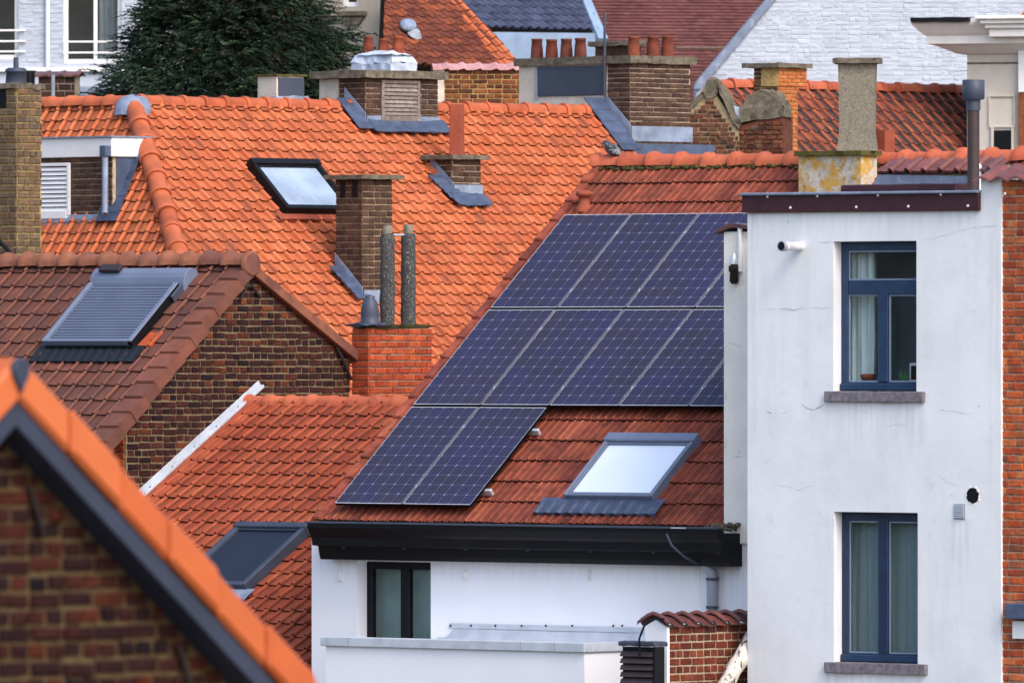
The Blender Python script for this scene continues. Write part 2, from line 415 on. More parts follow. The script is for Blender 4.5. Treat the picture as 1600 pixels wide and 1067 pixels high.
# ---------------------------------------------------------------- generators
CNT = {}
def joined(name, items, mat, parent, kind='stuff', trim=None, label=None):
    """items: (mesh, Matrix); one mesh. trim: list of (point, outward normal) planes"""
    if not items: return None
    cache, V, Fs, SM, WE = {}, [], [], [], []
    k = 0
    for me, M in items:
        if me not in cache:
            v = np.empty(len(me.vertices) * 3); me.vertices.foreach_get('co', v)
            we = np.zeros(len(me.vertices))
            if 'wear_shade' in me.attributes: me.attributes['wear_shade'].data.foreach_get('value', we)
            cache[me] = (v.reshape(-1, 3), [tuple(p.vertices) for p in me.polygons], [p.use_smooth for p in me.polygons], we)
        v, f, sm, we = cache[me]
        A = np.array(M)
        V.append(v @ A[:3, :3].T + A[:3, 3]); WE.append(we)
        Fs += [tuple(i + k for i in q) for q in f]; SM += sm
        k += len(v)
    V = np.concatenate(V)
    c = (V.min(0) + V.max(0)) / 2
    me = bpy.data.meshes.new(name)
    me.from_pydata((V - c).tolist(), [], Fs)
    me.polygons.foreach_set('use_smooth', SM)
    at_ = me.attributes.new('wear_shade', 'FLOAT', 'POINT')
    at_.data.foreach_set('value', np.concatenate(WE))
    if trim:
        bm = bmesh.new(); bm.from_mesh(me)
        cv = Vector(c)
        for p, n in trim:
            bmesh.ops.bisect_plane(bm, geom=bm.verts[:] + bm.edges[:] + bm.faces[:], plane_co=p - cv, plane_no=n, clear_outer=True)
        bm.to_mesh(me); bm.free()
    me.materials.append(mat)
    o = put(name, me, Matrix.Translation(c), parent)
    return tag(o, label, None, None, kind)

def inpoly(px, py, pts):
    r = False
    n = len(pts)
    for i in range(n):
        x1, y1 = pts[i]; x2, y2 = pts[(i + 1) % n]
        if (y1 > py) != (y2 > py) and px < (x2 - x1) * (py - y1) / (y2 - y1) + x1: r = not r
    return r

def onscreen(p, hide=()):
    x, y = proj(p)
    if x < -6 or x > 1606 or y < -6 or y > 1073: return False
    return not any(inpoly(x, y, h) for h in hide)

def tile_mesh(w, g, kind, t=.02, lap=.06, rollw=.34, rollh=.035, seed=0):
    rng = random.Random(seed)
    if kind == 'pan':
        n = 4
        pw_ = w * (1 - rollw)
        prof = [(0, -.02, 1), (w * .085, -.02, 1), (w * .10, .008, .55), (pw_ * .55, .001, .25), (pw_ * .96, .0, .5)]
        for x, h, r in ((.12, .55, .3), (.35, .97, 0), (.6, 1.0, 0), (.82, .7, .1), (.97, .18, .6), (1.0, -.3, 1)):
            prof.append((pw_ + w * rollw * x, rollh * h, r))
    elif kind == 'rib':
        prof = [(0, -.012, 1), (.05, -.012, 1), (.06, .016, .1), (.15, .017, 0), (.2, .002, .5), (.42, .002, .35), (.48, -.006, 1), (.53, -.006, 1), (.56, .016, .1), (.66, .016, .1), (.71, .002, .5), (.93, .002, .4), (1.0, -.008, 1)]
        prof = [(x * w, h, r) for x, h, r in prof]
    else:
        prof = [(0, 0, .4), (w * .5, 0, .2), (w * .985, 0, .4)]
    L = g + lap
    vs, fs, sm, we = [], [], [], []
    n = len(prof)
    z0 = t + .005
    for x, h, r in prof: vs.append((x, 0, z0 + t + h)); we.append(r)
    for x, h, r in prof: vs.append((x, L, t + h)); we.append(r)
    for x, h, r in prof: vs.append((x, 0, z0 + t + h)); we.append(1)
    for x, h, r in prof: vs.append((x, .004, z0 + h - .012)); we.append(1)  # lip edge dark: grime and the shade under each course put into colour
    for i in range(n - 1):
        fs.append((i, i + 1, n + i + 1, n + i)); sm.append(False)
        fs.append((2 * n + i + 1, 2 * n + i, 3 * n + i, 3 * n + i + 1)); sm.append(False)
    k = len(vs)
    for i in (0, n - 1):
        x, h, r = prof[i]
        vs += [(x, 0, z0 + t + h), (x, L, t + h), (x, L, -.01), (x, 0, z0 + h - .015)]; we += [1] * 4
    fs += [(k, k + 1, k + 2, k + 3), (k + 7, k + 6, k + 5, k + 4)]; sm += [False, False]
    vs = [(x + rng.uniform(-.0015, .0015), y + rng.uniform(-.002, .002), z + rng.uniform(-.0015, .0015)) for x, y, z in vs]
    me = bpy.data.meshes.new('roof_tile')
    me.from_pydata(vs, [], fs)
    me.polygons.foreach_set('use_smooth', sm)
    a = me.attributes.new('wear_shade', 'FLOAT', 'POINT'); a.data.foreach_set('value', we)
    return me

def halfplanes(poly):
    n = len(poly)
    ar = sum(poly[i][0] * poly[(i + 1) % n][1] - poly[(i + 1) % n][0] * poly[i][1] for i in range(n))
    if ar < 0: poly = poly[::-1]
    r = []
    for i in range(n):
        a, b = poly[i], poly[(i + 1) % n]
        dx, dy = b[0] - a[0], b[1] - a[1]
        l = math.hypot(dx, dy)
        r.append((a, (dy / l, -dx / l)))   # outward
    return r

def lay_tiles(roof, root, fr, poly, w, g, kind, mat, hide=(), maxobj=300, t=.02, rollw=.34, rollh=.035, a0=0, b0=None,
              jit=1.0, drop=0.0, overs=0.0, special=None):
    vars_ = [tile_mesh(w, g, kind, t, .06, rollw, rollh, s) for s in range(4)]
    for m in vars_: m.materials.append(mat)
    hp = halfplanes(poly)
    amin = min(p[0] for p in poly); amax = max(p[0] for p in poly)
    bmin = min(p[1] for p in poly); bmax = max(p[1] for p in poly)
    if b0 is None: b0 = bmin
    rng = random.Random(len(WM))
    objs, stuff = [], []
    j0 = math.floor((bmin - b0) / g); i0 = math.floor((amin - a0) / w) - 1
    for j in range(j0, int((bmax - b0) / g) + 1):
        rowj = rng.uniform(-.004, .004) * jit
        for i in range(i0, int((amax - a0) / w) + 2):
            A, B = a0 + i * w, b0 + j * g
            cs = [(A, B), (A + w, B), (A, B + g), (A + w, B + g)]
            ins = [all((x - q[0][0]) * q[1][0] + (y - q[0][1]) * q[1][1] < .015 + overs for q in hp) for x, y in cs]
            ctr = all((A + w / 2 - q[0][0]) * q[1][0] + (B + g / 2 - q[0][1]) * q[1][1] < 0 for q in hp)
            if not (any(ins) or ctr): continue
            M = fr.M(A + rng.gauss(0, .002) * jit, B + rowj + rng.gauss(0, .003) * jit, rng.gauss(0, .0015) * jit) @ \
                Matrix.Rotation(rng.gauss(0, .006) * jit, 4, 'Z') @ Matrix.Rotation(rng.gauss(0, .006) * jit, 4, 'Y')
            me = rng.choice(vars_)
            if all(ins):
                vis = onscreen(fr.P(A + w / 2, B + g / 2), hide)
                objs.append((me, M, vis, fr.P(A, B).y))
            else:
                stuff.append((me, M))
    vis = [o for o in objs if o[2]]
    vis.sort(key=lambda o: o[3])
    room = max(0, min(maxobj, 300) - CNT.get((root, 'roof_tile'), 0))
    take = vis[:room]
    CNT[(root, 'roof_tile')] = CNT.get((root, 'roof_tile'), 0) + len(take)
    for me, M, _, _ in take: put('roof_tile', me, M, roof)
    stuff2 = [(o[0], o[1]) for o in vis[room:]] + [(o[0], o[1]) for o in objs if not o[2]]
    trim = [(fr.P(*q[0]), fr.u * q[1][0] + fr.v * q[1][1]) for q in hp]
    joined('roof_tiles', stuff2, mat, roof)
    joined('cut_tiles', stuff, mat, roof, trim=trim)
    return len(take)

def roof_slab(root, fr, poly, mat, th=.1, label=None, name='roof'):
    return MB().prism(fr, poly, -th - .012, -.012).build(name, mat, root, label=label)

def ridge_mesh(r, ln, collar=.012, seg=9, span=100):
    vs, fs = [], []
    rings = [(-.03, r * 1.0 + collar), (.045, r * 1.0 + collar), (.06, r * .97), (ln, r * .93)]
    for x, rr in rings:
        for k in range(seg):
            g = R(-span + 2 * span * k / (seg - 1))
            vs.append((x, math.sin(g) * rr, math.cos(g) * rr))
    for i in range(len(rings) - 1):
        for k in range(seg - 1):
            fs.append((i * seg + k, i * seg + k + 1, (i + 1) * seg + k + 1, (i + 1) * seg + k))
    n = len(vs)
    # end face thickness
    for k in range(seg):
        g = R(-span + 2 * span * k / (seg - 1)); rr = r + collar
        vs.append((-.03, math.sin(g) * rr, math.cos(g) * rr))
    for k in range(seg):
        g = R(-span + 2 * span * k / (seg - 1)); rr = r - .014
        vs.append((-.028, math.sin(g) * rr, math.cos(g) * rr))
    fs2 = [(n + k, n + seg + k, n + seg + k + 1, n + k + 1) for k in range(seg - 1)]
    me = bpy.data.meshes.new('ridge_tile')
    me.from_pydata(vs, [], [f[::-1] for f in fs] + fs2)
    me.polygons.foreach_set('use_smooth', [True] * len(fs) + [False] * len(fs2))
    bm = bmesh.new(); bm.from_mesh(me); bmesh.ops.recalc_face_normals(bm, faces=bm.faces[:]); bm.to_mesh(me); bm.free()
    return me

def ridge_tiles(parent, p0, p1, r, ln, mat, up=(0, 0, 1), collar=.013, sag=0.0, name='ridge_tile', hide=()):
    p0, p1 = Vector(p0), Vector(p1)
    d = (p1 - p0); L = d.length; d.normalize()
    n = max(1, round(L / ln)); ln = L / n
    me = ridge_mesh(r, ln + .02, collar); me.materials.append(mat)
    up = Vector(up); y = up.cross(d).normalized(); z = d.cross(y)
    B = Matrix((d, y, z)).transposed().to_4x4()
    for i in range(n):
        M = B.copy()
        M.translation = p0 + d * (i * ln) + z * (random.gauss(0, .004) - sag * math.sin(math.pi * (i + .5) / n))
        M = M @ Matrix.Rotation(random.gauss(0, .012), 4, 'Z') @ Matrix.Rotation(random.gauss(0, .012), 4, 'Y')
        if onscreen(M.translation + d * ln / 2) or onscreen(M.translation):
            put(name, me, M, parent)

_UB = {}
def brick_mesh(L, h, mat, rough=1.0):
    key = (round(L, 3), round(h, 3), mat.name)
    if key in _UB: return _UB[key]
    out = []
    for s in range(6):
        rng = random.Random(s * 31 + 5)
        e = min(.007, h * .12)
        j = lambda q=.0025: rng.uniform(-q, q) * rough
        vs = []
        for (x, y, z, i) in [(-L/2, -h/2, -.05, 0), (L/2, -h/2, -.05, 0), (L/2, h/2, -.05, 0), (-L/2, h/2, -.05, 0)]:
            vs.append((x + j(.001), y + j(.001), z))
        for sx, sy in ((-1, -1), (1, -1), (1, 1), (-1, 1)):
            vs.append((sx * L / 2 + j(), sy * h / 2 + j(.002), .004))
        for sx, sy in ((-1, -1), (1, -1), (1, 1), (-1, 1)):
            vs.append((sx * (L / 2 - e) + j(), sy * (h / 2 - e) + j(.002), .011 + j(.003)))
        fs = [(8, 9, 10, 11)]
        for k in range(4):
            k2 = (k + 1) % 4
            fs.append((k, k2, 4 + k2, 4 + k)); fs.append((4 + k, 4 + k2, 8 + k2, 8 + k))
        me = bpy.data.meshes.new('brick')
        me.from_pydata(vs, [], fs); me.materials.append(mat)
        out.append(me)
    _UB[key] = out
    return out

def lay_bricks(parent, root, fr, poly, mat, ch=.075, L=.21, joint=.013, bond='english', openings=(), maxobj=300, hide=(), phase=0, rough=1.0, W=.10):
    """poly convex in (a, b). bricks on plane c = 0"""
    amin = min(p[0] for p in poly); amax = max(p[0] for p in poly)
    bmin = min(p[1] for p in poly); bmax = max(p[1] for p in poly)
    n = len(poly)
    rng = random.Random(int(1000 * abs(amin + bmin)) + n)
    def span(b):
        xs = []
        for i in range(n):
            (x1, y1), (x2, y2) = poly[i], poly[(i + 1) % n]
            if (y1 - b) * (y2 - b) <= 0 and y1 != y2:
                xs.append(x1 + (x2 - x1) * (b - y1) / (y2 - y1))
        return (min(xs), max(xs)) if len(xs) >= 2 else None
    h = ch - joint
    SM, HM = brick_mesh(L - joint, h, mat, rough), brick_mesh(W, h, mat, rough)
    objs, rest = [], []
    rows = int((bmax - bmin) / ch + .5)
    ch2 = (bmax - bmin) / max(rows, 1)
    for r in range(rows):
        b0 = bmin + r * ch2; b = b0 + ch2 / 2
        s1, s2 = span(b0 + .002), span(b0 + ch2 - .002)
        if not s1 or not s2: continue
        lo, hi = max(s1[0], s2[0]), min(s1[1], s2[1])
        if hi - lo < .04: continue
        iv = [(lo, hi)]
        for oa0, oa1, ob0, ob1 in openings:
            if ob0 < b < ob1:
                nv = []
                for x, y in iv:
                    if oa1 <= x or oa0 >= y: nv.append((x, y)); continue
                    if oa0 > x: nv.append((x, oa0))
                    if oa1 < y: nv.append((oa1, y))
                iv = nv
        x = amin - (L * .5 if (r + phase) % 2 else 0) - rng.uniform(0, .01)
        k = 0
        while x < hi:
            if bond == 'english': hd = (r + phase) % 2 == 1
            elif bond == 'flemish': hd = k % 2 == 1
            elif bond == 'mixed': hd = rng.random() < .45
            else: hd = False
            ln = (W + joint) if hd else L
            for p, q in iv:
                u0, u1 = max(x, p), min(x + ln, q)
                wd = u1 - u0 - joint
                if wd < .02: continue
                me = rng.choice(HM if hd else SM)
                M = fr.M((u0 + u1) / 2, b + rng.gauss(0, .0015) * rough, rng.gauss(0, .0015) * rough) @ Matrix.Rotation(rng.gauss(0, .006) * rough, 4, 'Z') @ \
                    Matrix.Diagonal((wd / (ln - joint), 1 + rng.uniform(-.05, .03), 1, 1))
                vis = onscreen(M.translation, hide)
                (objs if vis else rest).append((me, M))
            x += ln; k += 1
    room = max(0, min(maxobj, 300) - CNT.get((root, 'brick'), 0))
    take = objs[:]
    if len(take) > room:
        take = objs[-room:] if room else []
        rest += objs[:len(objs) - len(take)]
    CNT[(root, 'brick')] = CNT.get((root, 'brick'), 0) + len(take)
    for me, M in take: put('brick', me, M, parent)
    joined('bricks', rest, mat, parent)

def wall_slab(root, fr, a0, a1, b0, b1, t, mat, openings=(), name='wall', label=None):
    xs = sorted({a0, a1, *[o[0] for o in openings], *[o[1] for o in openings]})
    ys = sorted({b0, b1, *[o[2] for o in openings], *[o[3] for o in openings]})
    m = MB()
    inside = lambda x, y: any(o[0] < x < o[1] and o[2] < y < o[3] for o in openings)
    for i in range(len(xs) - 1):
        for j in range(len(ys) - 1):
            x0, x1, y0, y1 = xs[i], xs[i + 1], ys[j], ys[j + 1]
            if inside((x0 + x1) / 2, (y0 + y1) / 2): continue
            m.add([fr.P(x0, y0), fr.P(x1, y0), fr.P(x1, y1), fr.P(x0, y1)], [(0, 1, 2, 3)])
    for x0, x1, y0, y1 in openings:
        d = -.24
        m.add([fr.P(x0, y0), fr.P(x0, y1), fr.P(x0, y1, d), fr.P(x0, y0, d)], [(0, 1, 2, 3)])
        m.add([fr.P(x1, y1), fr.P(x1, y0), fr.P(x1, y0, d), fr.P(x1, y1, d)], [(0, 1, 2, 3)])
        m.add([fr.P(x0, y1), fr.P(x1, y1), fr.P(x1, y1, d), fr.P(x0, y1, d)], [(0, 1, 2, 3)])
        m.add([fr.P(x1, y0), fr.P(x0, y0), fr.P(x0, y0, d), fr.P(x1, y0, d)], [(0, 1, 2, 3)])
    q = [(a0, b0), (a1, b0), (a1, b1), (a0, b1)]
    for k in range(4):
        p, r = q[k], q[(k + 1) % 4]
        m.add([fr.P(*p), fr.P(*p, -t), fr.P(*r, -t), fr.P(*r)], [(0, 1, 2, 3)])
    if not openings: m.add([fr.P(a, b, -t) for a, b in q], [(3, 2, 1, 0)])
    return m.build(name, mat, root, label=label)

def window(root, fr, a0, a1, b0, b1, setb, mat, fw=.06, bars=(), rm='room', curtains=(), room_d=.9, glass='glass', label=None, seal=False):
    """bars: ('v'|'h', pos, width, lo, hi). frame set back by setb from the wall face"""
    g = fr.off(-setb)
    m = MB()
    m.box(g, a0, a0 + fw, b0, b1, -.07, 0).box(g, a1 - fw, a1, b0, b1, -.07, 0)
    m.box(g, a0 + fw, a1 - fw, b0, b0 + fw, -.068, -.002).box(g, a0 + fw, a1 - fw, b1 - fw, b1, -.068, -.002)
    for k, p, wd, lo, hi in bars:
        if k == 'v': m.box(g, p - wd / 2, p + wd / 2, lo, hi, -.06, .008)
        else: m.box(g, lo, hi, p - wd / 2, p + wd / 2, -.064, .004)
    fo = m.build('window', M_[mat], root, bevel=.006, label=label)
    # panes between bars
    vb = sorted([b for b in bars if b[0] == 'v'], key=lambda b: b[1]); hb = sorted([b for b in bars if b[0] == 'h'], key=lambda b: b[1])
    MB().box(g, a0 + fw * .6, a1 - fw * .6, b0 + fw * .6, b1 - fw * .6, -.036, -.030).build('pane', M_[glass], fo)
    # lighter edge seals
    if seal:
        for (x0, x1, y0, y1) in seal:
            s_ = MB()
            e = .014
            s_.box(g, x0, x0 + e, y0, y1, -.03, -.016).box(g, x1 - e, x1, y0, y1, -.03, -.016)
            s_.box(g, x0 + e, x1 - e, y0, y0 + e, -.03, -.016).box(g, x0 + e, x1 - e, y1 - e, y1, -.03, -.016)
            s_.build('sash_bead', M_['bead'], fo)
    # room behind the glass
    d = -.075; e = -.075 - room_d
    x0, x1, y0, y1 = a0 - .3, a1 + .3, b0 - .25, b1 + .15
    r = MB()
    P = g.P
    r.add([P(x0, y0, e), P(x1, y0, e), P(x1, y1, e), P(x0, y1, e)], [(0, 1, 2, 3)])
    r.add([P(x0, y0, d), P(x0, y0, e), P(x0, y1, e), P(x0, y1, d)], [(0, 1, 2, 3)])
    r.add([P(x1, y0, e), P(x1, y0, d), P(x1, y1, d), P(x1, y1, e)], [(0, 1, 2, 3)])
    r.add([P(x0, y0, d), P(x1, y0, d), P(x1, y0, e), P(x0, y0, e)], [(0, 1, 2, 3)])
    r.add([P(x0, y1, e), P(x1, y1, e), P(x1, y1, d), P(x0, y1, d)], [(0, 1, 2, 3)])
    r.build('room', M_[rm], fo)
    for c0, c1, lo, hi, mt, dep, amp, nf in curtains:
        n = max(4, nf * 6)
        cm = MB(); vs, fs = [], []
        for i in range(n + 1):
            x = c0 + (c1 - c0) * i / n
            z = -dep + amp * math.sin(i / n * nf * 2 * math.pi) + amp * .5 * math.sin(i * 1.7)
            for k in range(4):
                y = lo + (hi - lo) * k / 3
                z2 = z * 1.0 + amp * .4 * math.sin(k * 1.3 + i * .35)
                vs.append(P(x + .02 * math.sin(k + i * .4) * (1 if amp > .005 else 0), y, z2))
        for i in range(n):
            for k in range(3):
                fs.append((i * 4 + k, i * 4 + 4 + k, i * 4 + 5 + k, i * 4 + 1 + k))
        cm.add(vs, fs, True).build('curtain', M_[mt], fo)
    return fo

def frames_at_corner(p, phiL):
    return wf(p, phiL), wf(p, phiL + 90)

def chimney(root, p, phiL, lpx, rpx, top, core, brick, ch=.07, L=.2, bond='stretch', below=.6, brickL=True, cap=.08, capo=.1, capmat='concrete',
            label=None, hide=(), capw=None, leftmat=None, lsplit=None, maxobj=300, joint=.012):
    """p: front corner where it meets the roof; top: pixel row of the wall head"""
    fL, fR = frames_at_corner(p, phiL)
    ymid = proj(p)[1]
    wl = -fL.hit(lpx, ymid)[0]; wr = fR.hit(rpx, ymid)[0]
    ht = fL.hit(proj(p)[0], top)[1]
    o = MB().box(fL, -wl + .004, -.004, -below, ht - .002, -wr + .004, -.004).build('chimney', M_[core], root, label=label)
    s = 0 if lsplit is None else lsplit
    if brick:
        if brickL:
            lay_bricks(o, root, fL, [(-wl * (1 - s), -.3), (0, -.3), (0, ht), (-wl * (1 - s), ht)], M_[brick], ch, L, joint=joint, bond=bond, hide=hide, maxobj=maxobj)
        lay_bricks(o, root, fR, [(0, -.3), (wr, -.3), (wr, ht), (0, ht)], M_[brick], ch, L, joint=joint, bond=bond, hide=hide, phase=1, maxobj=maxobj)
    if leftmat and s:
        MB().box(fL, -wl, -wl * (1 - s) - .012, -below, ht, -wr + .01, .012).build('render_coat', M_[leftmat], o)
    if cap:
        MB().box(fL, -wl - capo, capo, ht, ht + cap, -wr - capo, capo).build('cap', M_[capmat], o, rough=.003)
    return o, fL, fR, wl, wr, ht

def flashing(o, fL, fR, wl, wr, pitch, p, hgt=.14, mat='lead', side='L', bot=.09, n=3):
    """lead soakers along the rafter on one face and a front apron on the other"""
    t = math.tan(R(pitch))
    wl = min(wl, (O_D.z - p.z) / t + .06)
    if side == 'L':
        q = [(.012, bot), (.012, bot + hgt), (-wl, bot + hgt + t * wl), (-wl, bot + t * wl)]
        MB().prism(fL, q, .012, .022).build('flashing', M_[mat], o)
        MB().box(fR, .001, wr + .02, bot - .08, bot + hgt - .03, .012, .022).build('flashing', M_[mat], o)

def skylight(root, fr, a0, a1, b0, b1, mat='anth', inner='blind', fw=.07, raise_=.12, hood=.16, label=None, side=None, apron=None, apron_n=10, apron_mat='lead', apx=(.12, .12), drop=.02, name='skylight'):
    m = MB()
    m.box(fr, a0, a0 + fw, b0, b1, .0, raise_).box(fr, a1 - fw, a1, b0, b1, .0, raise_)
    m.box(fr, a0 + fw, a1 - fw, b0, b0 + fw * .8, .0, raise_ - .004)
    o = m.build(name, M_[mat], root, bevel=.008, label=label)
    MB().box(fr, a0 - .01, a1 + .01, b1 - hood, b1 + .03, .0, raise_ + .02).build('hood', M_[mat], o, bevel=.01)
    i = .018
    s = MB()
    A0, A1, B0, B1 = a0 + fw + .004, a1 - fw - .004, b0 + fw * .8 + .004, b1 - hood - .004
    s.box(fr, A0, A0 + i, B0, B1, .03, raise_ - .012).box(fr, A1 - i, A1, B0, B1, .03, raise_ - .012)
    s.box(fr, A0 + i, A1 - i, B0, B0 + i * 1.5, .03, raise_ - .014).box(fr, A0 + i, A1 - i, B1 - i, B1, .03, raise_ - .014)
    s.build('sash', M_[mat], o, bevel=.003)
    MB().box(fr, A0 + i, A1 - i, B0 + i * 1.5, B1 - i, raise_ - .034, raise_ - .028).build('pane', M_['glass_r'], o)
    MB().box(fr, A0 + .002, A1 - .002, B0 + .002, B1 - .002, raise_ - .052, raise_ - .045).build('blind', M_[inner], o)
    if apron:
        vs, fs = [], []
        n = apron_n * 6
        for k in range(n + 1):
            a = a0 - apx[0] + (a1 - a0 + apx[0] + apx[1]) * k / n
            z = .028 + .022 * max(0, math.sin(k / 6 * 2 * math.pi)) ** 1.0
            vs += [fr.P(a, b0 + .01, .06), fr.P(a, b0 - apron * .45, z + .03), fr.P(a, b0 - apron - (.012 * math.sin(k / 6 * 2 * math.pi)), z + .025), fr.P(a, b0 - apron, z - .01)]
        for k in range(n):
            for q in range(3):
                fs.append((k * 4 + q, k * 4 + q + 1, k * 4 + 5 + q, k * 4 + 4 + q))
        MB().add(vs, fs).build('apron', M_[apron_mat], o)
    return o
# ================================================================ the place
TER = -40.0
u_t = Vector((math.cos(R(TER)), math.sin(R(TER)), 0)); n_t = Vector((math.sin(R(TER)), -math.cos(R(TER)), 0))
P0 = at(943, 258, 117)
WR = wf(P0, TER)                      # vertical plane of the terrace ridge
def ground_of(p): return Vector((p.x, p.y, 0))

tag(MB().box(WORLD, -400, 400, -60, 900, -.5, 0).build('ground', M_['soil']), kind='structure')

# ---------------------------------------------------------------- solar house
PS = 39.0
RS = rf(P0, TER, PS)
be = RS.hit(505, 817)[1]
hs = thing('house', 'white rendered house with a dark red ribbed tile roof carrying the solar panels', 'house', ground_of(P0 + n_t * 2.5 + u_t * 3))
A_END = 7.6
WS = wf(P0 + n_t * 5.0, TER)
s_poly = [(0, be), (A_END, be), (A_END, 0), (0, 0)]
solar_px = [(885, 337), (1140, 337), (1140, 628), (862, 628), (735, 783), (527, 783)]
hideS = [solar_px, [(1134, 345), (1700, 345), (1700, 1100), (1134, 1100)], [(1166, 300), (1700, 300), (1700, 400), (1166, 400)], [(1250, 280), (1370, 280), (1370, 330), (1250, 330)]]
roof_s = roof_slab(hs, RS, s_poly, M_['batten'])
lay_tiles(roof_s, hs, RS, s_poly, .213, .352, 'rib', M_['t_solar'], hideS, t=.022, b0=be)
# back slope, hidden from the street side
RSb = rf(P0 + u_t * A_END, TER + 180, PS)
roof_slab(hs, RSb, [(0, -6), (A_END, -6), (A_END, -.02), (0, -.02)], M_['t_brown'], name='back_roof')
MB().box(RS, -.03, .0, be - .02, 0, -.16, .0).build('verge_board', M_['batten'], roof_s)
ridge_tiles(roof_s, RS.P(-.05, 0, .02), RS.P(A_END, 0, .02), .115, .40, M_['ridge_m'], sag=.03, collar=.026)
# moss under the ridge
ms = []
mme = bpy.data.meshes.new('moss_clump'); bmm = bmesh.new(); bmesh.ops.create_icosphere(bmm, subdivisions=1, radius=1); bmm.to_mesh(mme); bmm.free()
for i in range(260):
    a = random.uniform(.05, 5.9); s_ = random.uniform(.010, .03)
    ms.append((mme, RS.M(a, -.125 + random.gauss(0, .02), .055) @ Matrix.Diagonal((s_ * 1.6, s_, s_ * .8, 1))))
joined('moss', ms, M_['moss'], roof_s)
# facade
zb = -EYE - P0.z + EYE          # local b of the ground
gb = WS.hit(487, 830)[0]; ge = WS.hit(1300, 900)[0]
w0, w1 = WS.hit(558, 877)[0], WS.hit(673, 877)[0]
wb0, wb1 = WS.hit(600, 1012)[1], WS.hit(600, 877)[1]
top_w = WS.hit(800, 832)[1]
wallS = wall_slab(hs, WS, gb, ge, -P0.z, top_w, .35, M_['white2'], [(w0, w1, wb0, wb1)])
MB().box(WS, gb + .02, ge, -P0.z, top_w - .3, -9.5, -1.35).build('house_core', M_['white2'], hs)
mid = WS.hit(633, 900)[0]
window(hs, WS, w0, w1 + .15, wb0, wb1 - .002, .16, 'black', .085, [('v', mid - .134, .13, wb0 + .08, wb1 - .08)], 'room_d',
       [(w0 - .25, w1 + .1, wb0, wb1, 'net_g', .22, .004, 3)], room_d=.8)
for y in (906, 948, 990):
    b = WS.hit(600, y)[1]
    MB().box(WS.off(-.40), w0 - .2, w1, b - .006, b + .006, -.04, -.03).build('blind_rail', M_['whitepaint'], wallS)
for px in (533, 728, 922):
    a, b = WS.hit(px, 899)
    MB().box(WS, a - .03, a + .03, b - .06, b + .06, 0, .012).box(WS, a - .022, a + .022, b - .052, b - .036, .012, .05).box(WS, a - .015, a + .01, b - .03, b + .035, .012, .03).build('wall_bracket', M_['whitepaint'], wallS, bevel=.004)
# cornice gutter
ga, gz = WS.hit(519, 835)[0], 0
g1 = WS.hit(1160, 835)[0]
bt, bm1, bm2, bb = WS.hit(800, 820)[1], WS.hit(800, 838)[1], WS.hit(800, 857)[1], WS.hit(800, 878)[1]
gut = MB()
SF = wf(WS.P(g1, 0), TER + 90)      # profile plane: a runs back
prof = [(.0, bb), (-.20, bb), (-.22, bb + .05), (-.24, bm2), (-.34, bm2 + .01), (-.35, bm1 - .03), (-.38, bm1), (-.42, bt - .05), (-.42, bt), (-.40, bt), (-.39, bt - .05), (-.05, bt - .05), (0, bt - .06)]
gut.prism(SF, prof, -(g1 - ga), 0)
go = gut.build('gutter', M_['black'], hs, bevel=.004)
MB().box(WS, ga - .01, g1 + .01, bt - .004, bt + .018, .36, .44).build('gutter_lip', M_['anth'], go, bevel=.005)
for i in range(7):
    a = ga + .35 + i * .88
    MB().box(WS, a, a + .05, bm2 - .02, bm2 + .02, .225, .245).build('gutter_bracket', M_['anth'], go)
MB().box(WS, g1 - .62, g1 - .42, bt, bt + .012, .30, .45).build('gutter_splice', M_['alu'], go)
# debris in the gutter end
ms = []
for i in range(60):
    s_ = random.uniform(.012, .03)
    ms.append((mme, Matrix.Translation(WS.P(g1 - abs(random.gauss(0, .10)), bt + random.uniform(-.02, .05), random.uniform(.05, .4))) @ Matrix.Diagonal((s_, s_, s_, 1))))
joined('gutter_moss', ms, M_['concrete'], go)
# downpipe
dp = WS.hit(1121, 900)[0]
db = [WS.hit(1121, y)[1] for y in (866, 878, 895, 1010)]
dpo = MB().tube([WS.P(dp - .07, db[0], .16), WS.P(dp - .06, db[1], .15), WS.P(dp, db[2], .10), WS.P(dp, db[2] - .08, .09), WS.P(dp, db[3] - 2, .09)], .058, 12).build('downpipe', M_['pipe'], hs)
for y in (904, 948):
    b = WS.hit(1121, y)[1]
    MB().lathe(WS.P(dp, b - .015, .09), (0, 0, 1), [(.068, 0), (.068, .03)], 12).box(WS, dp - .012, dp + .012, b - .012, b + .012, 0, .05).build('pipe_clip', M_['anth'], dpo)
cab = [(1040, 832, .47), (1048, 850, .46), (1068, 868, .36), (1090, 880, .2), (1108, 890, .05), (1114, 900, .03), (1114, 965, .02)]
tag(MB().tube([WS.P(*WS.hit(x, y), 0) + n_t * c + u_t * (.84 * c) for x, y, c in cab], .013, 6).build('cable', M_['anth']), 'black cable drooping from the gutter to the grey downpipe', 'cable')

# vent tile
vc = RS.hit3(913, 330)
vt = MB().lathe(vc + Vector((0, 0, .03)), (0, 0, 1), [(.11, -.04), (.10, .02), (.068, .04), (.072, .06), (.062, .065), (.066, .135), (.10, .145), (.10, .185), (.085, .195), (.03, .205)], 14)
vt.build('vent_tile', M_['clayflue'], roof_s)
# skylight
q = RS.off(.155)
a0, b0 = q.hit(878, 771); a1 = q.hit(1018, 771)[0]; b1 = q.hit(1050, 679)[1]
skylight(hs, RS.off(.03), a0, a1, b0, b1, 'skyframe', 'blind', .042, .115, .10, apron=.24, apron_n=11, apron_mat='lead_d', apx=(.30, .17), label='white roof window lit by the sky')

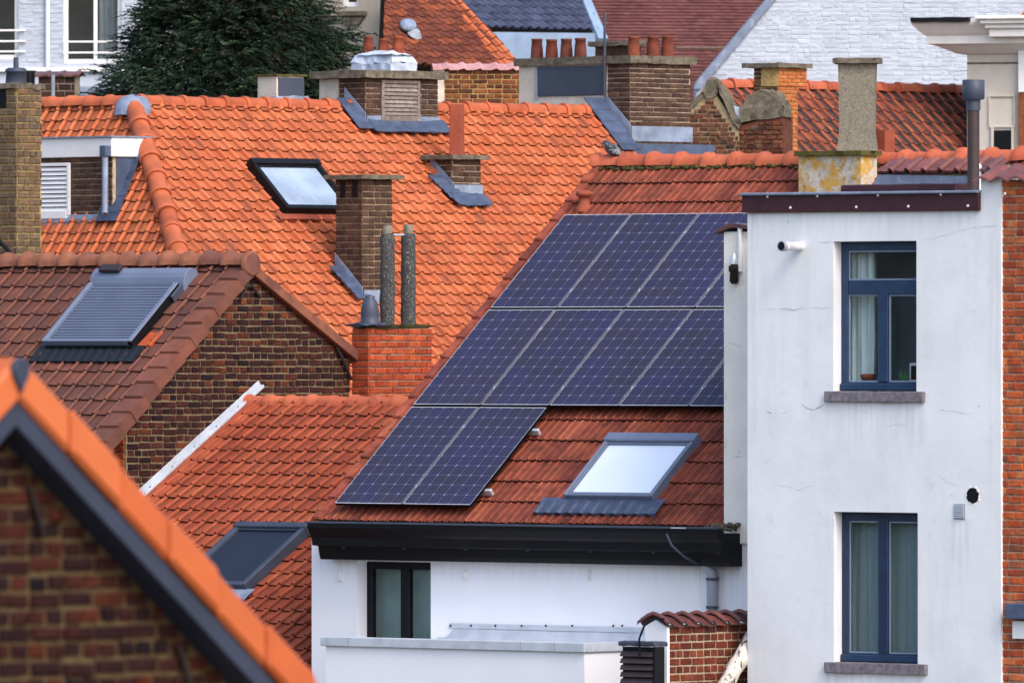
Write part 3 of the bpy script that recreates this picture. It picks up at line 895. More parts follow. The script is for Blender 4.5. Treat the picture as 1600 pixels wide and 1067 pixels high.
# concrete chimney over the ridge
chp = RS.hit3(1345, 318)
o, fL, fR, wl, wr, ht = chimney(hs, chp, TER, 1247, 1371, 243, 'lichen', None, below=.5, cap=.055, capo=.035, capmat='moss', label='stub with yellow lichen under a tall pebbled concrete shaft')
c2 = fL.P(-.02, ht + .05, -.08)
sL = wf(fL.P(0, 0, 0), TER)
ax0, ax1 = fL.hit(1311, 200)[0], fL.hit(1360, 200)[0]
tb, tt = ht + .05, fL.hit(1340, 99)[1]
cs_ = fL.P((ax0 + ax1) / 2, 0, -.27); fs_ = wf(cs_ - Vector((.135, 0, 0)), -7)
sw = 27 * cs_.y / FPX
def shaft_ring(hw, z): return [fs_.P(-hw, z, hw * .8), fs_.P(hw, z, hw * .8), fs_.P(hw, z, -hw * .8), fs_.P(-hw, z, -hw * .8)]
rs_ = shaft_ring(sw * 1.12, tb) + shaft_ring(sw, tb + .2) + shaft_ring(sw * 1.02, (tb + tt) / 2 + .2) + shaft_ring(sw * 1.07, tt)
m = MB().add(rs_, [(i * 4 + k, i * 4 + (k + 1) % 4, i * 4 + 4 + (k + 1) % 4, i * 4 + 4 + k) for i in range(3) for k in range(4)])
m.build('shaft', M_['shaft'], o)
MB().box(fs_, -sw * 1.36, sw * 1.36, tt, tt + .058, -sw * 1.2, sw * 1.2).build('shaft_cap', M_['concrete'], o, rough=.003)
MB().box(fR, .02, .26, ht - .45, ht - .33, .0, .02).build('flashing', M_['lead'], o)

# red square flue behind it
p = WR.hit3(1381, 262)
fl = MB(); f1 = wf(p, TER); fl.box(f1, -.27, -.08, -.4, .42, -.3, -.12).build('flue_stub', M_['clayflue'], hs)

# ---------------------------------------------------------------- solar panels
pg = RS.off(.175)
PW, PX = .966, .988
A0 = (pg.hit(883, 335)[0] + pg.hit(640, 637)[0] + pg.hit(523, 787)[0]) / 3; B0 = pg.hit(940, 335)[1]
B3 = pg.hit(580, 786)[1]; PY = (B0 - B3 + .045) / 3; PH = PY - .045
m_cell = bpy.data.materials.new('solar_cell'); m_cell.use_nodes = True
t = m_cell.node_tree; N = t.nodes; Lk = t.links.new
bs = N['Principled BSDF']; bs.inputs['Roughness'].default_value = .35; bs.inputs['Specular IOR Level'].default_value = .15
tc = N.new('ShaderNodeTexCoord'); sx = N.new('ShaderNodeSeparateXYZ'); Lk(tc.outputs['Object'], sx.inputs[0])
mm = N.new('ShaderNodeMath'); mm.operation = 'MULTIPLY'; mm.inputs[1].default_value = 4 / .156; Lk(sx.outputs[0], mm.inputs[0])
ff = N.new('ShaderNodeMath'); ff.operation = 'FRACT'; Lk(mm.outputs[0], ff.inputs[0])
lt = N.new('ShaderNodeMath'); lt.operation = 'LESS_THAN'; lt.inputs[1].default_value = .13; Lk(ff.outputs[0], lt.inputs[0])
oi = N.new('ShaderNodeObjectInfo'); rp = N.new('ShaderNodeValToRGB'); el = rp.color_ramp.elements
for i, c in enumerate(('#1f1f3c', '#2a2846', '#1e2250', '#2c2840', '#232346')):
    if i > 1: el.new(.5)
for i, c in enumerate(('#151328', '#1e1832', '#15163e', '#201a30', '#1a1632')):
    el[i].position = i / 4; el[i].color = lin(c)
Lk(oi.outputs['Random'], rp.inputs[0])
geo = N.new('ShaderNodeNewGeometry'); nz = N.new('ShaderNodeTexNoise'); nz.inputs['Scale'].default_value = 1.7; Lk(geo.outputs['Position'], nz.inputs[0])
mr = N.new('ShaderNodeMapRange'); mr.inputs[1].default_value = .45; mr.inputs[2].default_value = .7; mr.inputs[4].default_value = .6; Lk(nz.outputs[0], mr.inputs[0])
mxa = N.new('ShaderNodeMix'); mxa.data_type = 'RGBA'; Lk(mr.outputs[0], mxa.inputs['Factor']); Lk(rp.outputs[0], mxa.inputs['A']); mxa.inputs['B'].default_value = lin('#171a4a')
mx = N.new('ShaderNodeMix'); mx.data_type = 'RGBA'; Lk(lt.outputs[0], mx.inputs['Factor']); Lk(mxa.outputs['Result'], mx.inputs['A']); mx.inputs['B'].default_value = lin('#757182')
Lk(mx.outputs['Result'], bs.inputs['Base Color'])
M_['backsheet'] = pm('white_backsheet', ['#9599ac'], .6, .3, None, [], None)
M_['rail'] = pm('anodised_frame', ['#d4d8e2'], .4, .5, None, [], None)
CP = (PW - .014) / 6; CPy = (PH - .014) / 10
cw, cv, ch_ = CP / 2 - .0016, CPy / 2 - .0013, .017
cell = bpy.data.meshes.new('cell')
cell.from_pydata([(-cw + ch_, -cv, 0), (cw - ch_, -cv, 0), (cw, -cv + ch_, 0), (cw, cv - ch_, 0), (cw - ch_, cv, 0), (-cw + ch_, cv, 0), (-cw, cv - ch_, 0), (-cw, -cv + ch_, 0)], [], [tuple(range(8))])
cell.materials.append(m_cell)
LOC = WORLD
def panel_mesh(kind):
    m = MB()
    if kind == 'frame':
        f = .007; g_ = .0045; h = .038
        m.box(LOC, 0, .0045, 0, PH, -h, 0).box(LOC, PW - .0045, PW, 0, PH, -h, 0).box(LOC, g_, PW - g_, 0, f, -h, -.0005).box(LOC, g_, PW - g_, PH - f, PH, -h, -.0005)
    elif kind == 'backsheet': m.box(LOC, .0046, PW - .0046, .0071, PH - .0071, -.012, -.008)
    else: m.add([(.011, .011, -.002), (PW - .011, .011, -.002), (PW - .011, PH - .011, -.002), (.011, PH - .011, -.002)], [(0, 1, 2, 3)])
    me = bpy.data.meshes.new(kind); me.from_pydata([tuple(v) for v in m.v], [], m.f)
    return me
pf, pb, pgl = panel_mesh('frame'), panel_mesh('backsheet'), panel_mesh('glass')
pf.materials.append(M_['rail']); pf.materials.append(M_['black'])  # frame sides black: shade in the panel gaps put into the colour
for p_ in pf.polygons: p_.material_index = 0 if p_.normal.z > .5 else 1; pb.materials.append(M_['backsheet']); pgl.materials.append(M_['glass_s'])
plab = {(0, 0): 'solar panel at the upper left corner of the array, beside the clay vent', (0, 1): 'second solar panel along the top row from the clay vent',
        (0, 2): 'third solar panel along the top row, its corner behind the coping tile', (0, 3): 'sliver of a top row solar panel against the cream wall end',
        (1, 0): 'middle row solar panel at the tiled left edge of the roof', (1, 1): 'middle row solar panel just above the lower pair, second from the left edge',
        (1, 2): 'middle row solar panel touching the corner of the lower pair, third from the left edge', (1, 3): 'middle row solar panel above the roof window, fourth from the left edge',
        (1, 4): 'sliver of a middle row solar panel against the cream wall end', (2, 0): 'bottom row solar panel at the outer left edge above the gutter', (2, 1): 'bottom row solar panel with bare red tiles to its right'}
for (r, c), lb in plab.items():
    a, b = A0 + c * PX, B0 - r * PY - PH
    M = pg.M(a, b, 0) @ Matrix.Rotation(random.gauss(0, .0012), 4, 'Z')
    root = tag(put('solar_panel', None, M), lb, 'solar panel', 'solar panels on the red roof')
    for nm, me in (('frame', pf), ('backsheet', pb), ('glass', pgl)): put(nm, me, M, root)
    for i in range(6):
        for j in range(10):
            p = pg.P(a + .007 + (i + .5) * CP, b + .007 + (j + .5) * CPy)
            if not onscreen(p): continue
            put('cell', cell, M @ Matrix.Translation((.007 + (i + .5) * CP, .007 + (j + .5) * CPy, -.006)), root)
    for j in (.18, .8):
        if (r, c) in ((0, 3), (1, 4), (2, 1)): continue
        x = PW + .008
        MB().box(pg, a + x - .012, a + x + .012, b + PH * j - .018, b + PH * j + .018, -.006, .004).build('clamp', M_['pipe'], root, bevel=.003)
for r_ in (2,):
    for j in (.18, .80):
        ncol = (4, 5, 2)[r_]
        b = B0 - r_ * PY - PH + PH * j
        x1 = A0 + ncol * PX + (.06 if r_ == 2 else 0)
        o = MB().box(pg, A0 + .02, x1, b - .02, b + .02, -.11, -.038).build('mounting_rail', M_['alu'], bevel=.003)
        tag(o, ('lower' if j < .5 else 'upper') + ' aluminium mounting rail end sticking out beside the bottom row panel', 'rail', 'mounting rails')
# ---------------------------------------------------------------- white rear house with blue windows
WB = wf(P0 + n_t * 5.9, TER)
hb = thing('house', 'tall white rendered house with two blue windows and a maroon roof edge', 'house', ground_of(WB.hit3(1365, 800)))
bl, br = WB.hit(1168, 600)[0], WB.hit(1564, 600)[0]
bs_ = WB.hit(1533, 310)[0]
bt = WB.hit(1350, 300)[1]; bt2 = WB.hit(1548, 279)[1]
def rect(fr, x0, y0, x1, y1):
    a0, b1 = fr.hit(x0, y0); a1, b0 = fr.hit(x1, y1)
    return a0, a1, b0, b1
o1 = rect(WB, 1302, 377, 1432, 612); o1 = (WB.hit(1302, 500)[0], WB.hit(1432, 500)[0], WB.hit(1365, 612)[1], WB.hit(1365, 377)[1])
o2 = (WB.hit(1303, 900)[0], WB.hit(1434, 900)[0], WB.hit(1365, 1036)[1], WB.hit(1365, 800)[1])
bz = -P0.z
wallB = wall_slab(hb, WB, bl, br, bz, bt, .3, M_['white'], [o1, o2])
MB().box(WB, bs_, br - .002, bt + .001, bt2, -.3, .0).build('parapet', M_['white'], hb)
MB().box(WB, bl + .02, br - .02, bz, bt - .02, -2.9, -1.75).build('house_core', M_['white'], hb)
def hole(x, y): return WB.hit(x, y)
for ob, tr in ((o1, True), (o2, False)):
    a0, a1, b0, b1 = ob
    y_ = 600 if tr else 1000
    mv = WB.hit(1381, y_)[0] - .11
    bars = []
    if tr:
        tb_ = WB.hit(1365, 449)[1]
        bars += [('h', tb_, .15, a0 + .1, a1 + .05), ('v', mv, .13, b0 + .1, tb_ - .07)]
        sl_ = [(a0 + .092, mv - .067, b0 + .102, tb_ - .077), (mv + .067, a1 + .05, b0 + .102, tb_ - .077), (a0 + .092, a1 + .05, tb_ + .077, b1 - .097)]
        cu = [(a0 - .06, a0 + .27, b0 + .02, b1, 'curtain', .22, .05, 5)]
    else:
        bars += [('v', mv, .13, b0 + .11, b1 - .06)]
        sl_ = [(a0 + .092, mv - .067, b0 + .102, b1 - .097), (mv + .067, a1 + .05, b0 + .102, b1 - .097)]
        cu = [(a0 - .1, a1 + .25, b0, b1 + .05, 'net', .16, .006, 14)]
    wn = window(hb, WB, a0 + .0, a1 + .10, b0 + .01, b1 - .005, .13, 'blue' if tr else 'blue_d', .09, bars, 'room', cu, room_d=1.3, seal=sl_,
                label='blue window with a transom and a white curtain' if tr else 'dark blue two-leaf window with net curtain')
    g = WB.off(-.13)
    MB().box(g, a0 + .002, a1 + .09, b0 + .012, b0 + .085, .0, .03).build('bottom_rail', M_['blue'], wn, bevel=.008)
    xs0, xs1 = (1287, 1441) if tr else (1287, 1445)
    sb = WB.hit(1365, 628 if tr else 1052)[1]
    sa0, sa1 = WB.hit(xs0, 620 if tr else 1045)[0], WB.hit(xs1, 620 if tr else 1045)[0]
    MB().box(WB, sa0 + .04, sa1 + .04, sb, b0 + .004, -.15, .05).build('sill', M_['stone'], hb, bevel=.006, rough=.002)
    if tr:
        # things on the sill inside
        gi = WB.off(-.34)
        x, y = WB.hit(1424, 600)
        fr_ = MB().box(gi, x - .30, x - .12, b0 + .1, b0 + .30, -.03, -.012)
        pic = tag(fr_.build('picture_frame', M_['whitepaint'], bevel=.004), 'small white picture frame standing inside the upper blue window', 'picture frame')
        MB().box(gi, x - .275, x - .145, b0 + .125, b0 + .272, -.012, -.008).build('picture', M_['black'], pic)
        lf = MB()
        for k in range(9):
            aa = random.uniform(-1, 1); h_ = random.uniform(.06, .14)
            q0 = gi.P(x - .37, b0 + .1, 0); q1 = gi.P(x - .37 + aa * .09, b0 + .1 + h_, random.uniform(-.04, .04))
            d_ = (q1 - q0).cross(Vector((.3, 1, .2))).normalized() * .012
            lf.add([q0, (q0 + q1) / 2 + d_, q1, (q0 + q1) / 2 - d_], [(0, 1, 2, 3)])
        M_['leaf'] = pm('houseplant_leaf', ['#3f7a4a', '#4c8a58'], .5, .3, None, [], None)
        pt = thing('potted_plant', 'small green plant beside the picture frame in the blue window', 'plant', gi.P(x - .37, b0 + .03))
        lf.build('leaves', M_['leaf'], pt, kind='stuff')
        MB().lathe(gi.P(x - .37, b0 + .02, 0), (0, 0, 1), [(.035, 0), (.05, .09)], 10).build('pot', M_['clayflue'], pt)
        bw = gi.P(a0 + .23, b0 + .10, .04)
        tag(MB().lathe(bw, (0, 0, 1), [(.02, 0), (.07, .03), (.085, .075), (.05, .085)], 12).build('bowl', M_['clayflue']), 'reddish bowl on the sill behind the upper blue window', 'bowl')
# roof edge
fa0, fa1 = WB.hit(1163, 315)[0], WB.hit(1533, 315)[0]
fb0, fb1 = WB.hit(1350, 331)[1], WB.hit(1350, 304)[1]
fas = MB().box(WB, fa0, fa1, fb0, fb1, .001, .045).build('fascia', M_['maroon'], hb, bevel=.004)
MB().box(WB, fa0 - .02, fa1 + .005, fb1, fb1 + .03, -2.9, .075).build('flat_roof', M_['lead'], hb, bevel=.008)
nails = MB()
for k in range(9):
    a = fa0 + .3 + k * .39 + random.uniform(-.1, .1); b = fb0 + (.05 if k % 2 else .17)
    nails.lathe(WB.P(a, b, .045), WB.n, [(.016, 0), (.012, .008)], 6)
nails.build('fixings', M_['whitepaint'], fas, kind='stuff')
# flashing upstand behind the flat roof
f2 = WB.off(-1.7)
fz = f2.hit(1450, 297)[1]
MB().prism(f2, [(f2.hit(1345, 280)[0], fz - .2), (f2.hit(1545, 280)[0], fz - .2), (f2.hit(1545, 285)[0], f2.hit(1545, 276)[1]), (f2.hit(1372, 285)[0], f2.hit(1372, 273)[1])], -.05, 0).build('upstand', M_['lead'], hb)
MB().box(f2, f2.hit(1340, 290)[0], f2.hit(1520, 290)[0], f2.hit(1400, 300)[1], f2.hit(1400, 289)[1], .0, .3).build('roof_edge', M_['maroon'], hb, bevel=.01, rough=.004)
MB().lathe(f2.hit3(1526, 300), (0, 0, 1), [(.06, 0), (.06, .26), (.04, .3)], 10).build('vent_stub', M_['whitepaint'], hb)
# strip of brown pantiles above it
PT = rf(f2.hit3(1372, 274) - n_t * 0 , TER, 34)
pa1 = PT.hit(1560, 274)[0]
pol = [(0, 0), (pa1, 0), (pa1, .20), (0, .20)]
rs2 = roof_slab(hb, PT, pol, M_['m_dark'])
lay_tiles(rs2, hb, PT, pol, .22, .21, 'pan', M_['t_coping'], t=.022, rollw=.3, rollh=.04)
# flue pipe, grille, hole
p = WB.hit3(1252, 385)
o = MB().lathe(p, WB.n, [(.046, 0), (.046, .24), (.05, .24), (.05, .30)], 14).build('flue_pipe', M_['whitepaint'], hb)
MB().lathe(p + WB.n * .29, WB.n, [(.054, 0), (.054, .05), (.046, .05), (.044, -.02)], 14).build('flue_collar', M_['pipe'], o)
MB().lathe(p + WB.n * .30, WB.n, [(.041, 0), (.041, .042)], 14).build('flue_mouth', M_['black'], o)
a0, a1 = WB.hit(1491, 800)[0], WB.hit(1508, 800)[0]; b0, b1 = WB.hit(1500, 811)[1], WB.hit(1500, 787)[1]
vg = MB().box(WB, a0, a1, b0, b1, .0, .008).build('vent_grille', M_['pipe'], hb)
for k in range(7):
    b = b0 + .015 + k * (b1 - b0 - .02) / 7
    MB().box(WB, a0 + .012, a1 - .012, b, b + .012, .008, .02).build('slat', M_['zinc'], vg)
hp_ = WB.hit3(1520, 774)
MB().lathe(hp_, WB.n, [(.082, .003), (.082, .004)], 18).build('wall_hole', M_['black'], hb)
sp = MB()
for k in range(9):
    g_ = random.uniform(0, 6.28); rr = .082 + random.uniform(0, .015)
    q0 = WB.hit(1520, 774)
    sp.lathe(WB.P(q0[0] + math.cos(g_) * rr, q0[1] + math.sin(g_) * rr, .0), WB.n, [(random.uniform(.01, .025), 0), (.008, .006)], 6)
sp.build('broken_render', M_['cream'], hb, kind='stuff')
def streaks(mat, fr, rects, col='#8d8f92'):
    t = mat.node_tree; N = t.nodes; Lk = t.links.new
    bs = N['Principled BSDF']; cur = bs.inputs['Base Color'].links[0].from_socket
    geo = N.new('ShaderNodeNewGeometry')
    def dot(v, d):
        q = N.new('ShaderNodeVectorMath'); q.operation = 'DOT_PRODUCT'; Lk(geo.outputs['Position'], q.inputs[0]); q.inputs[1].default_value = v
        s = N.new('ShaderNodeMath'); s.operation = 'SUBTRACT'; Lk(q.outputs['Value'], s.inputs[0]); s.inputs[1].default_value = d
        return s.outputs[0]
    A = dot(tuple(fr.u), fr.o.dot(fr.u)); B = dot((0, 0, 1), fr.o.z)
    cb = N.new('ShaderNodeCombineXYZ'); Lk(A, cb.inputs[0]); Lk(B, cb.inputs[1])
    sc = N.new('ShaderNodeVectorMath'); sc.operation = 'MULTIPLY'; Lk(cb.outputs[0], sc.inputs[0]); sc.inputs[1].default_value = (16, 1.1, 1)
    nz = N.new('ShaderNodeTexNoise'); nz.inputs['Scale'].default_value = 1; nz.inputs['Detail'].default_value = 5; Lk(sc.outputs[0], nz.inputs[0])
    nm = N.new('ShaderNodeMapRange'); nm.inputs[1].default_value = .42; nm.inputs[2].default_value = .75; Lk(nz.outputs[0], nm.inputs[0])
    def mr(x, a, b):
        q = N.new('ShaderNodeMapRange'); q.interpolation_type = 'SMOOTHSTEP'; q.inputs[1].default_value = a; q.inputs[2].default_value = b; Lk(x, q.inputs[0]); return q.outputs[0]
    def mul(*xs):
        r = xs[0]
        for x in xs[1:]:
            q = N.new('ShaderNodeMath'); q.operation = 'MULTIPLY'; Lk(r, q.inputs[0])
            if isinstance(x, float): q.inputs[1].default_value = x
            else: Lk(x, q.inputs[1])
            r = q.outputs[0]
        return r
    for a0, a1, bt_, ln, amt in rects:
        f = mul(mr(A, a0 - .04, a0 + .06), mr(A, a1 + .04, a1 - .06), mr(B, bt_ - ln, bt_ - .02), mr(B, bt_ + .02, bt_ - .01), nm.outputs[0], amt)
        q = N.new('ShaderNodeMix'); q.data_type = 'RGBA'; Lk(f, q.inputs['Factor']); Lk(cur, q.inputs['A']); q.inputs['B'].default_value = lin(col)
        cur = q.outputs['Result']
    Lk(cur, bs.inputs['Base Color'])
def _h(x, y): return WB.hit(x, y)
streaks(M_['white'], WB, [(_h(1287, 627)[0], _h(1441, 627)[0], _h(1360, 628)[1], .75, .28), (_h(1287, 1051)[0], _h(1445, 1051)[0], _h(1360, 1052)[1], .6, .28),
    (_h(1160, 331)[0], _h(1533, 331)[0], _h(1360, 331)[1], .35, .2), (_h(1480, 811)[0], _h(1520, 811)[0], _h(1500, 812)[1], .9, .28), (_h(1545, 500)[0], _h(1564, 500)[0], _h(1550, 285)[1], 6.0, .3), (_h(1168, 500)[0], _h(1185, 500)[0], _h(1170, 335)[1], 6.0, .25)])
streaks(M_['white2'], WS, [(WS.hit(487, 880)[0], WS.hit(1165, 880)[0], WS.hit(800, 874)[1], .4, .16), (WS.hit(1080, 880)[0], WS.hit(1165, 880)[0], WS.hit(800, 874)[1], 1.0, .25)])
# cracks in the render
M_['crack'] = pm('hairline_crack', ['#a0a1a6'], 1, 0, None, [], None)
M_['crackd'] = pm('open_crack', ['#3c3c40'], 1, 0, None, [], None)
def crack(pts, wd, mat='crack', fr=None):
    fr = fr or WB
    q = []
    for i in range(len(pts) - 1):
        x0, y0 = pts[i]; x1, y1 = pts[i + 1]
        n = max(2, int(math.hypot(x1 - x0, y1 - y0) / 7))
        for k in range(n):
            q.append((x0 + (x1 - x0) * k / n + random.gauss(0, .9), y0 + (y1 - y0) * k / n + random.gauss(0, .9)))
    q.append(pts[-1])
    vs, fs = [], []
    for i, (x, y) in enumerate(q):
        a, b = fr.hit(x, y); h_ = wd * .55 * (.35 + random.random()) * (1 if 0 < i < len(q) - 1 else .2)
        vs += [fr.P(a, b - h_, .003), fr.P(a, b + h_, .003)]
    fs = [(2 * i, 2 * i + 2, 2 * i + 3, 2 * i + 1) for i in range(len(q) - 1)]
    MB().add(vs, fs).build('crack', M_[mat], wallB, kind='stuff')
crack([(1252, 632), (1262, 637), (1272, 641), (1280, 636), (1288, 632)], .005, 'crackd')
crack([(1198, 645), (1207, 646)], .008, 'crackd'); crack([(1222, 646), (1230, 643)], .004)
crack([(1273, 377), (1300, 379)], .004); crack([(1220, 483), (1255, 483)], .004); crack([(1195, 484), (1300, 481)], .0025)
crack([(1440, 377), (1480, 368), (1500, 360)], .0025); crack([(1465, 640), (1520, 646)], .003); crack([(1345, 642), (1360, 647)], .003)
crack([(1470, 746), (1478, 752), (1500, 760)], .0025); crack([(1212, 757), (1248, 765), (1275, 758)], .0025); crack([(1272, 788), (1278, 800), (1290, 815)], .0025)
crack([(1380, 666), (1420, 663)], .0025); crack([(1290, 604), (1297, 601)], .004); crack([(1500, 360), (1560, 352)], .0025); crack([(1200, 385), (1215, 390)], .002)
crack([(1486, 772), (1487, 776)], .008, 'crackd'); crack([(1529, 634), (1531, 635)], .008, 'crackd'); crack([(1230, 346), (1233, 347)], .008, 'crackd')
# party wall end with its coping tile
WP = WS.off(.04)
pa0, pa1 = WP.hit(1130, 600)[0], WP.hit(1190, 600)[0]
pt_, pb_ = WP.hit(1150, 362)[1], WP.hit(1150, 850)[1]
pw = MB().box(WP, pa0, pa1, pb_, pt_, -3.0, 0).build('party_wall', M_['cream'], hb, bevel=.012)
crack([(1138, 535), (1150, 541), (1160, 540)], .004, 'crack', WP); crack([(1148, 540), (1147, 560)], .003, 'crack', WP); crack([(1142, 715), (1160, 713)], .005, 'crackd', WP)
crack([(1133, 832), (1148, 836)], .004, 'crack', WP)
pc = [WP.hit(*q) for q in ((1121, 361), (1141, 350), (1150, 349), (1180, 353), (1180, 359), (1150, 356), (1141, 357), (1122, 366))]
for k in range(4):
    MB().prism(WP, pc, -.02 - .34 * (k + 1), .05 - .34 * k).build('coping_tile', M_['t_coping'], hb, bevel=.004)
# fittings on the party wall end
a, b = WP.hit(1156, 388)
ft = MB().tube([WP.P(a + .02, b + .22, .02), WP.P(a + .02, b - .25, .02)], .028, 8).build('conduit', M_['whitepaint'], pw)
MB().lathe(WP.P(a - .04, b - .22, .05), (0, 0, 1), [(.03, -.16), (.05, -.13), (.045, -.04), (.06, -.02), (.06, .03), (.04, .04), (.035, .11), (.02, .13)], 10).build('lamp', M_['rust'], pw)
MB().lathe(WP.P(a - .04, b - .17, .05), (0, 0, 1), [(.05, 0), (.04, .08), (.015, .12)], 10).build('lamp_glass', M_['alu'], pw)

# ---------------------------------------------------------------- black stove pipe
p = WB.off(-1.2).hit3(1521, 292)
s_ = p.y / FPX
sp_ = thing('stove_pipe', 'black stove pipe with a wide drum cowl beside the cornice', 'stove pipe', p)
MB().lathe(p, (0, 0, 1), [(9.5 * s_, -.3), (9.5 * s_, 120 * s_)], 16).build('pipe', M_['brownslat'], sp_)
MB().lathe(p, (0, 0, 1), [(11 * s_, 119 * s_), (11 * s_, 137 * s_)], 16).build('collar', M_['anth'], sp_)
MB().lathe(p, (0, 0, 1), [(15.5 * s_, 136 * s_), (17.5 * s_, 138 * s_), (17.5 * s_, 166 * s_), (15.5 * s_, 167 * s_)], 20).build('cowl', M_['anth'], sp_)

# ---------------------------------------------------------------- red brick house at the right edge
WC = wf(P0 + n_t * 5.86, TER)
hc = thing('house', 'red brick house wall at the right edge beside the white house', 'house', ground_of(WC.hit3(1600, 800)))
c0 = WC.hit(1562, 600)[0]; c1 = c0 + 2.2
cb1 = WC.hit(1590, 281)[1]
wc = MB().box(WC, c0, c1, bz, cb1, -.3, -.004).build('wall', M_['m_pink'], hc)
lay_bricks(wc, hc, WC, [(c0 + .004, WC.hit(1590, 1090)[1]), (c1, WC.hit(1590, 1090)[1]), (c1, cb1), (c0 + .004, cb1)], M_['b_street'], .0835, .20, .015, 'mixed')
cf = WC.off(-.1)
for k in range(7):
    a = WC.hit(1530, 280)[0] + k * .22
    q_ = cf.sh(a, cb1 - .01, 0)
    vs, fs = [], []
    for i in range(7):
        x = i / 6 * .23; z = .045 * max(0, math.sin(i / 6 * math.pi * 1.0)) * (1 if i > 1 else .3)
        vs += [q_.P(x, z + .0, .22), q_.P(x, z + .14, -.12), q_.P(x, z - .02, .22)]
    for i in range(6):
        fs += [(i * 3, i * 3 + 3, i * 3 + 4, i * 3 + 1), (i * 3 + 2, i * 3 + 5, i * 3 + 3, i * 3)]
    MB().add(vs, fs, False).build('coping_tile', M_['t_coping'], hc)
a, b = WC.hit(1582, 954)
mb_ = MB().box(WC, a, a + .5, b - .08, b + .085, .02, .14).build('wall_lamp', M_['lead_d'], bevel=.01)
tag(mb_, 'blue grey lamp box fixed to the red brick wall at the right edge', 'lamp')
a, b = WC.hit(1586, 982)
tag(MB().box(WC, a, a + .5, b - .1, b + .085, .02, .05).build('wall_sign', M_['whitepaint'], bevel=.004), 'blank white plate below the lamp box on the red brick wall', 'plate')

# ---------------------------------------------------------------- low extension in front of the white facade
WX = wf(P0 + n_t * 6.25, TER)
hx = thing('extension', 'low white flat-roofed extension with a pale metal coping in front of the facade', 'extension', ground_of(WX.hit3(700, 1000)))
x0, x1 = WX.hit(509, 1030)[0], WX.hit(913, 1030)[0]
xt = WX.hit(700, 1006)[1]
MB().box(WX, x0, x1, bz, xt, -1.25, 0).build('wall', M_['white2'], hx)
cp = MB().box(WX, x0 - .05, x1 + .03, xt - .05, xt + .05, -.14, .04)
MB().box(wf(WX.P(x1, 0, 0), TER + 90), .14, 1.2, xt - .05, xt + .049, -.14, .03).build('coping', M_['zinc'], hx, bevel=.006)
cpo = cp.build('coping', M_['zinc'], hx, bevel=.006)
for px in (548, 817, 870):
    a = WX.hit(px, 1005)[0]
    MB().box(WX, a - .003, a + .003, xt - .05, xt + .05, .0405, .043).build('coping_seam', M_['pipe'], cpo)
# lead upstand on the facade
q0 = WS.hit(703, 981); q1 = WS.hit(1012, 981)
ld = MB().box(WS, q0[0], q1[0], q0[1], WS.hit(703, 973)[1], .0, .02).build('flashing_bar', M_['zinc'], hx, bevel=.003)
ls = []
vs, fs = [], []
n = 24
for i in range(n + 1):
    a = q0[0] - .18 + (q1[0] - q0[0] + .18) * i / n
    for k, (dz, c) in enumerate(((-.005, .012), (-.06, .03 + random.uniform(0, .02)), (-.17, .12 + random.uniform(-.02, .02)), (-.22, .5), (-.24, 1.1))):
        dd = 0 if i > 1 else -.1
        vs.append(WS.P(a, q0[1] + dz + (dd if k < 2 else 0) + random.gauss(0, .004), c))
for i in range(n):
    for k in range(4): fs.append((i * 5 + k, i * 5 + k + 1, i * 5 + 6 + k, i * 5 + 5 + k))
MB().add(vs, fs, True).build('lead_apron', M_['zinc'], hx)
for px in (706, 738, 776, 817, 855, 896, 960, 974):
    a, b = WS.hit(px, 977)
    MB().lathe(WS.P(a, b, .02), WS.n, [(.014, 0), (.01, .01)], 6).build('bolt', M_['rust'], ld)

# ---------------------------------------------------------------- garden wall, louvred box, pole
WG = wf(P0 + n_t * 6.9, TER)
hg = thing('garden_wall', 'short red brick garden wall with a white end and glazed coping tiles', 'wall', ground_of(WG.hit3(1040, 1020)))
g0, g1_ = WG.hit(1009, 1030)[0], WG.hit(1042, 1030)[0]
gt = WG.hit(1042, 978)[1]
sg = wf(WG.P(g1_, 0, 0), TER + 90)
gl = sg.hit(1180, 1030)[0]
core = MB().box(WG, g0, g1_, bz, gt, -gl, -.004)
wo = core.build('wall', M_['m_pink'], hg)
pk = WG.hit(1025, 968)[1]
MB().prism(WG, [(g0, bz), (g1_ + .012, bz), (g1_ + .012, gt - .02), ((g0 + g1_) / 2, pk), (g0, gt)], -.03, .012).build('render_coat', M_['white2'], hg)
gbot = WG.hit(1042, 1090)[1]
lay_bricks(wo, hg, sg, [(.02, gbot), (gl, gbot), (gl, gt - .005), (.02, gt - .005)], M_['b_garden'], .083, .20, .016, 'english')
# coping: tiles across the wall
ck = int(gl / .24) + 1
for k in range(ck + 1):
    vs, fs = [], []
    y0 = k * .24 - .06
    n = 6
    cen = (g0 + g1_) / 2
    hw = (g1_ - g0) / 2 + .07
    pr = []
    for i in range(n + 1):
        t_ = -1 + 2 * i / n
        pr.append((cen + t_ * hw, gt + .03 + .11 * (1 - abs(t_) ** 1.5)))
    for yy, up in ((y0, .045), (y0 + .05, .04), (y0 + .09, .0), (y0 + .26, -.012)):
        for a, b in pr: vs.append(WG.P(a, b + up - .03, -yy))
    for q in range(3):
        for i in range(n): fs.append((q * (n + 1) + i, q * (n + 1) + i + 1, (q + 1) * (n + 1) + i + 1, (q + 1) * (n + 1) + i))
    e = len(vs)
    for a, b in pr: vs.append(WG.P(a, b - .02, -y0 - .005))
    for i in range(n): fs.append((i + 1, i, e + i, e + i + 1))
    # drip edge on the brick side
    MB().add(vs, fs, True).build('coping_tile', M_['t_coping'], hg)
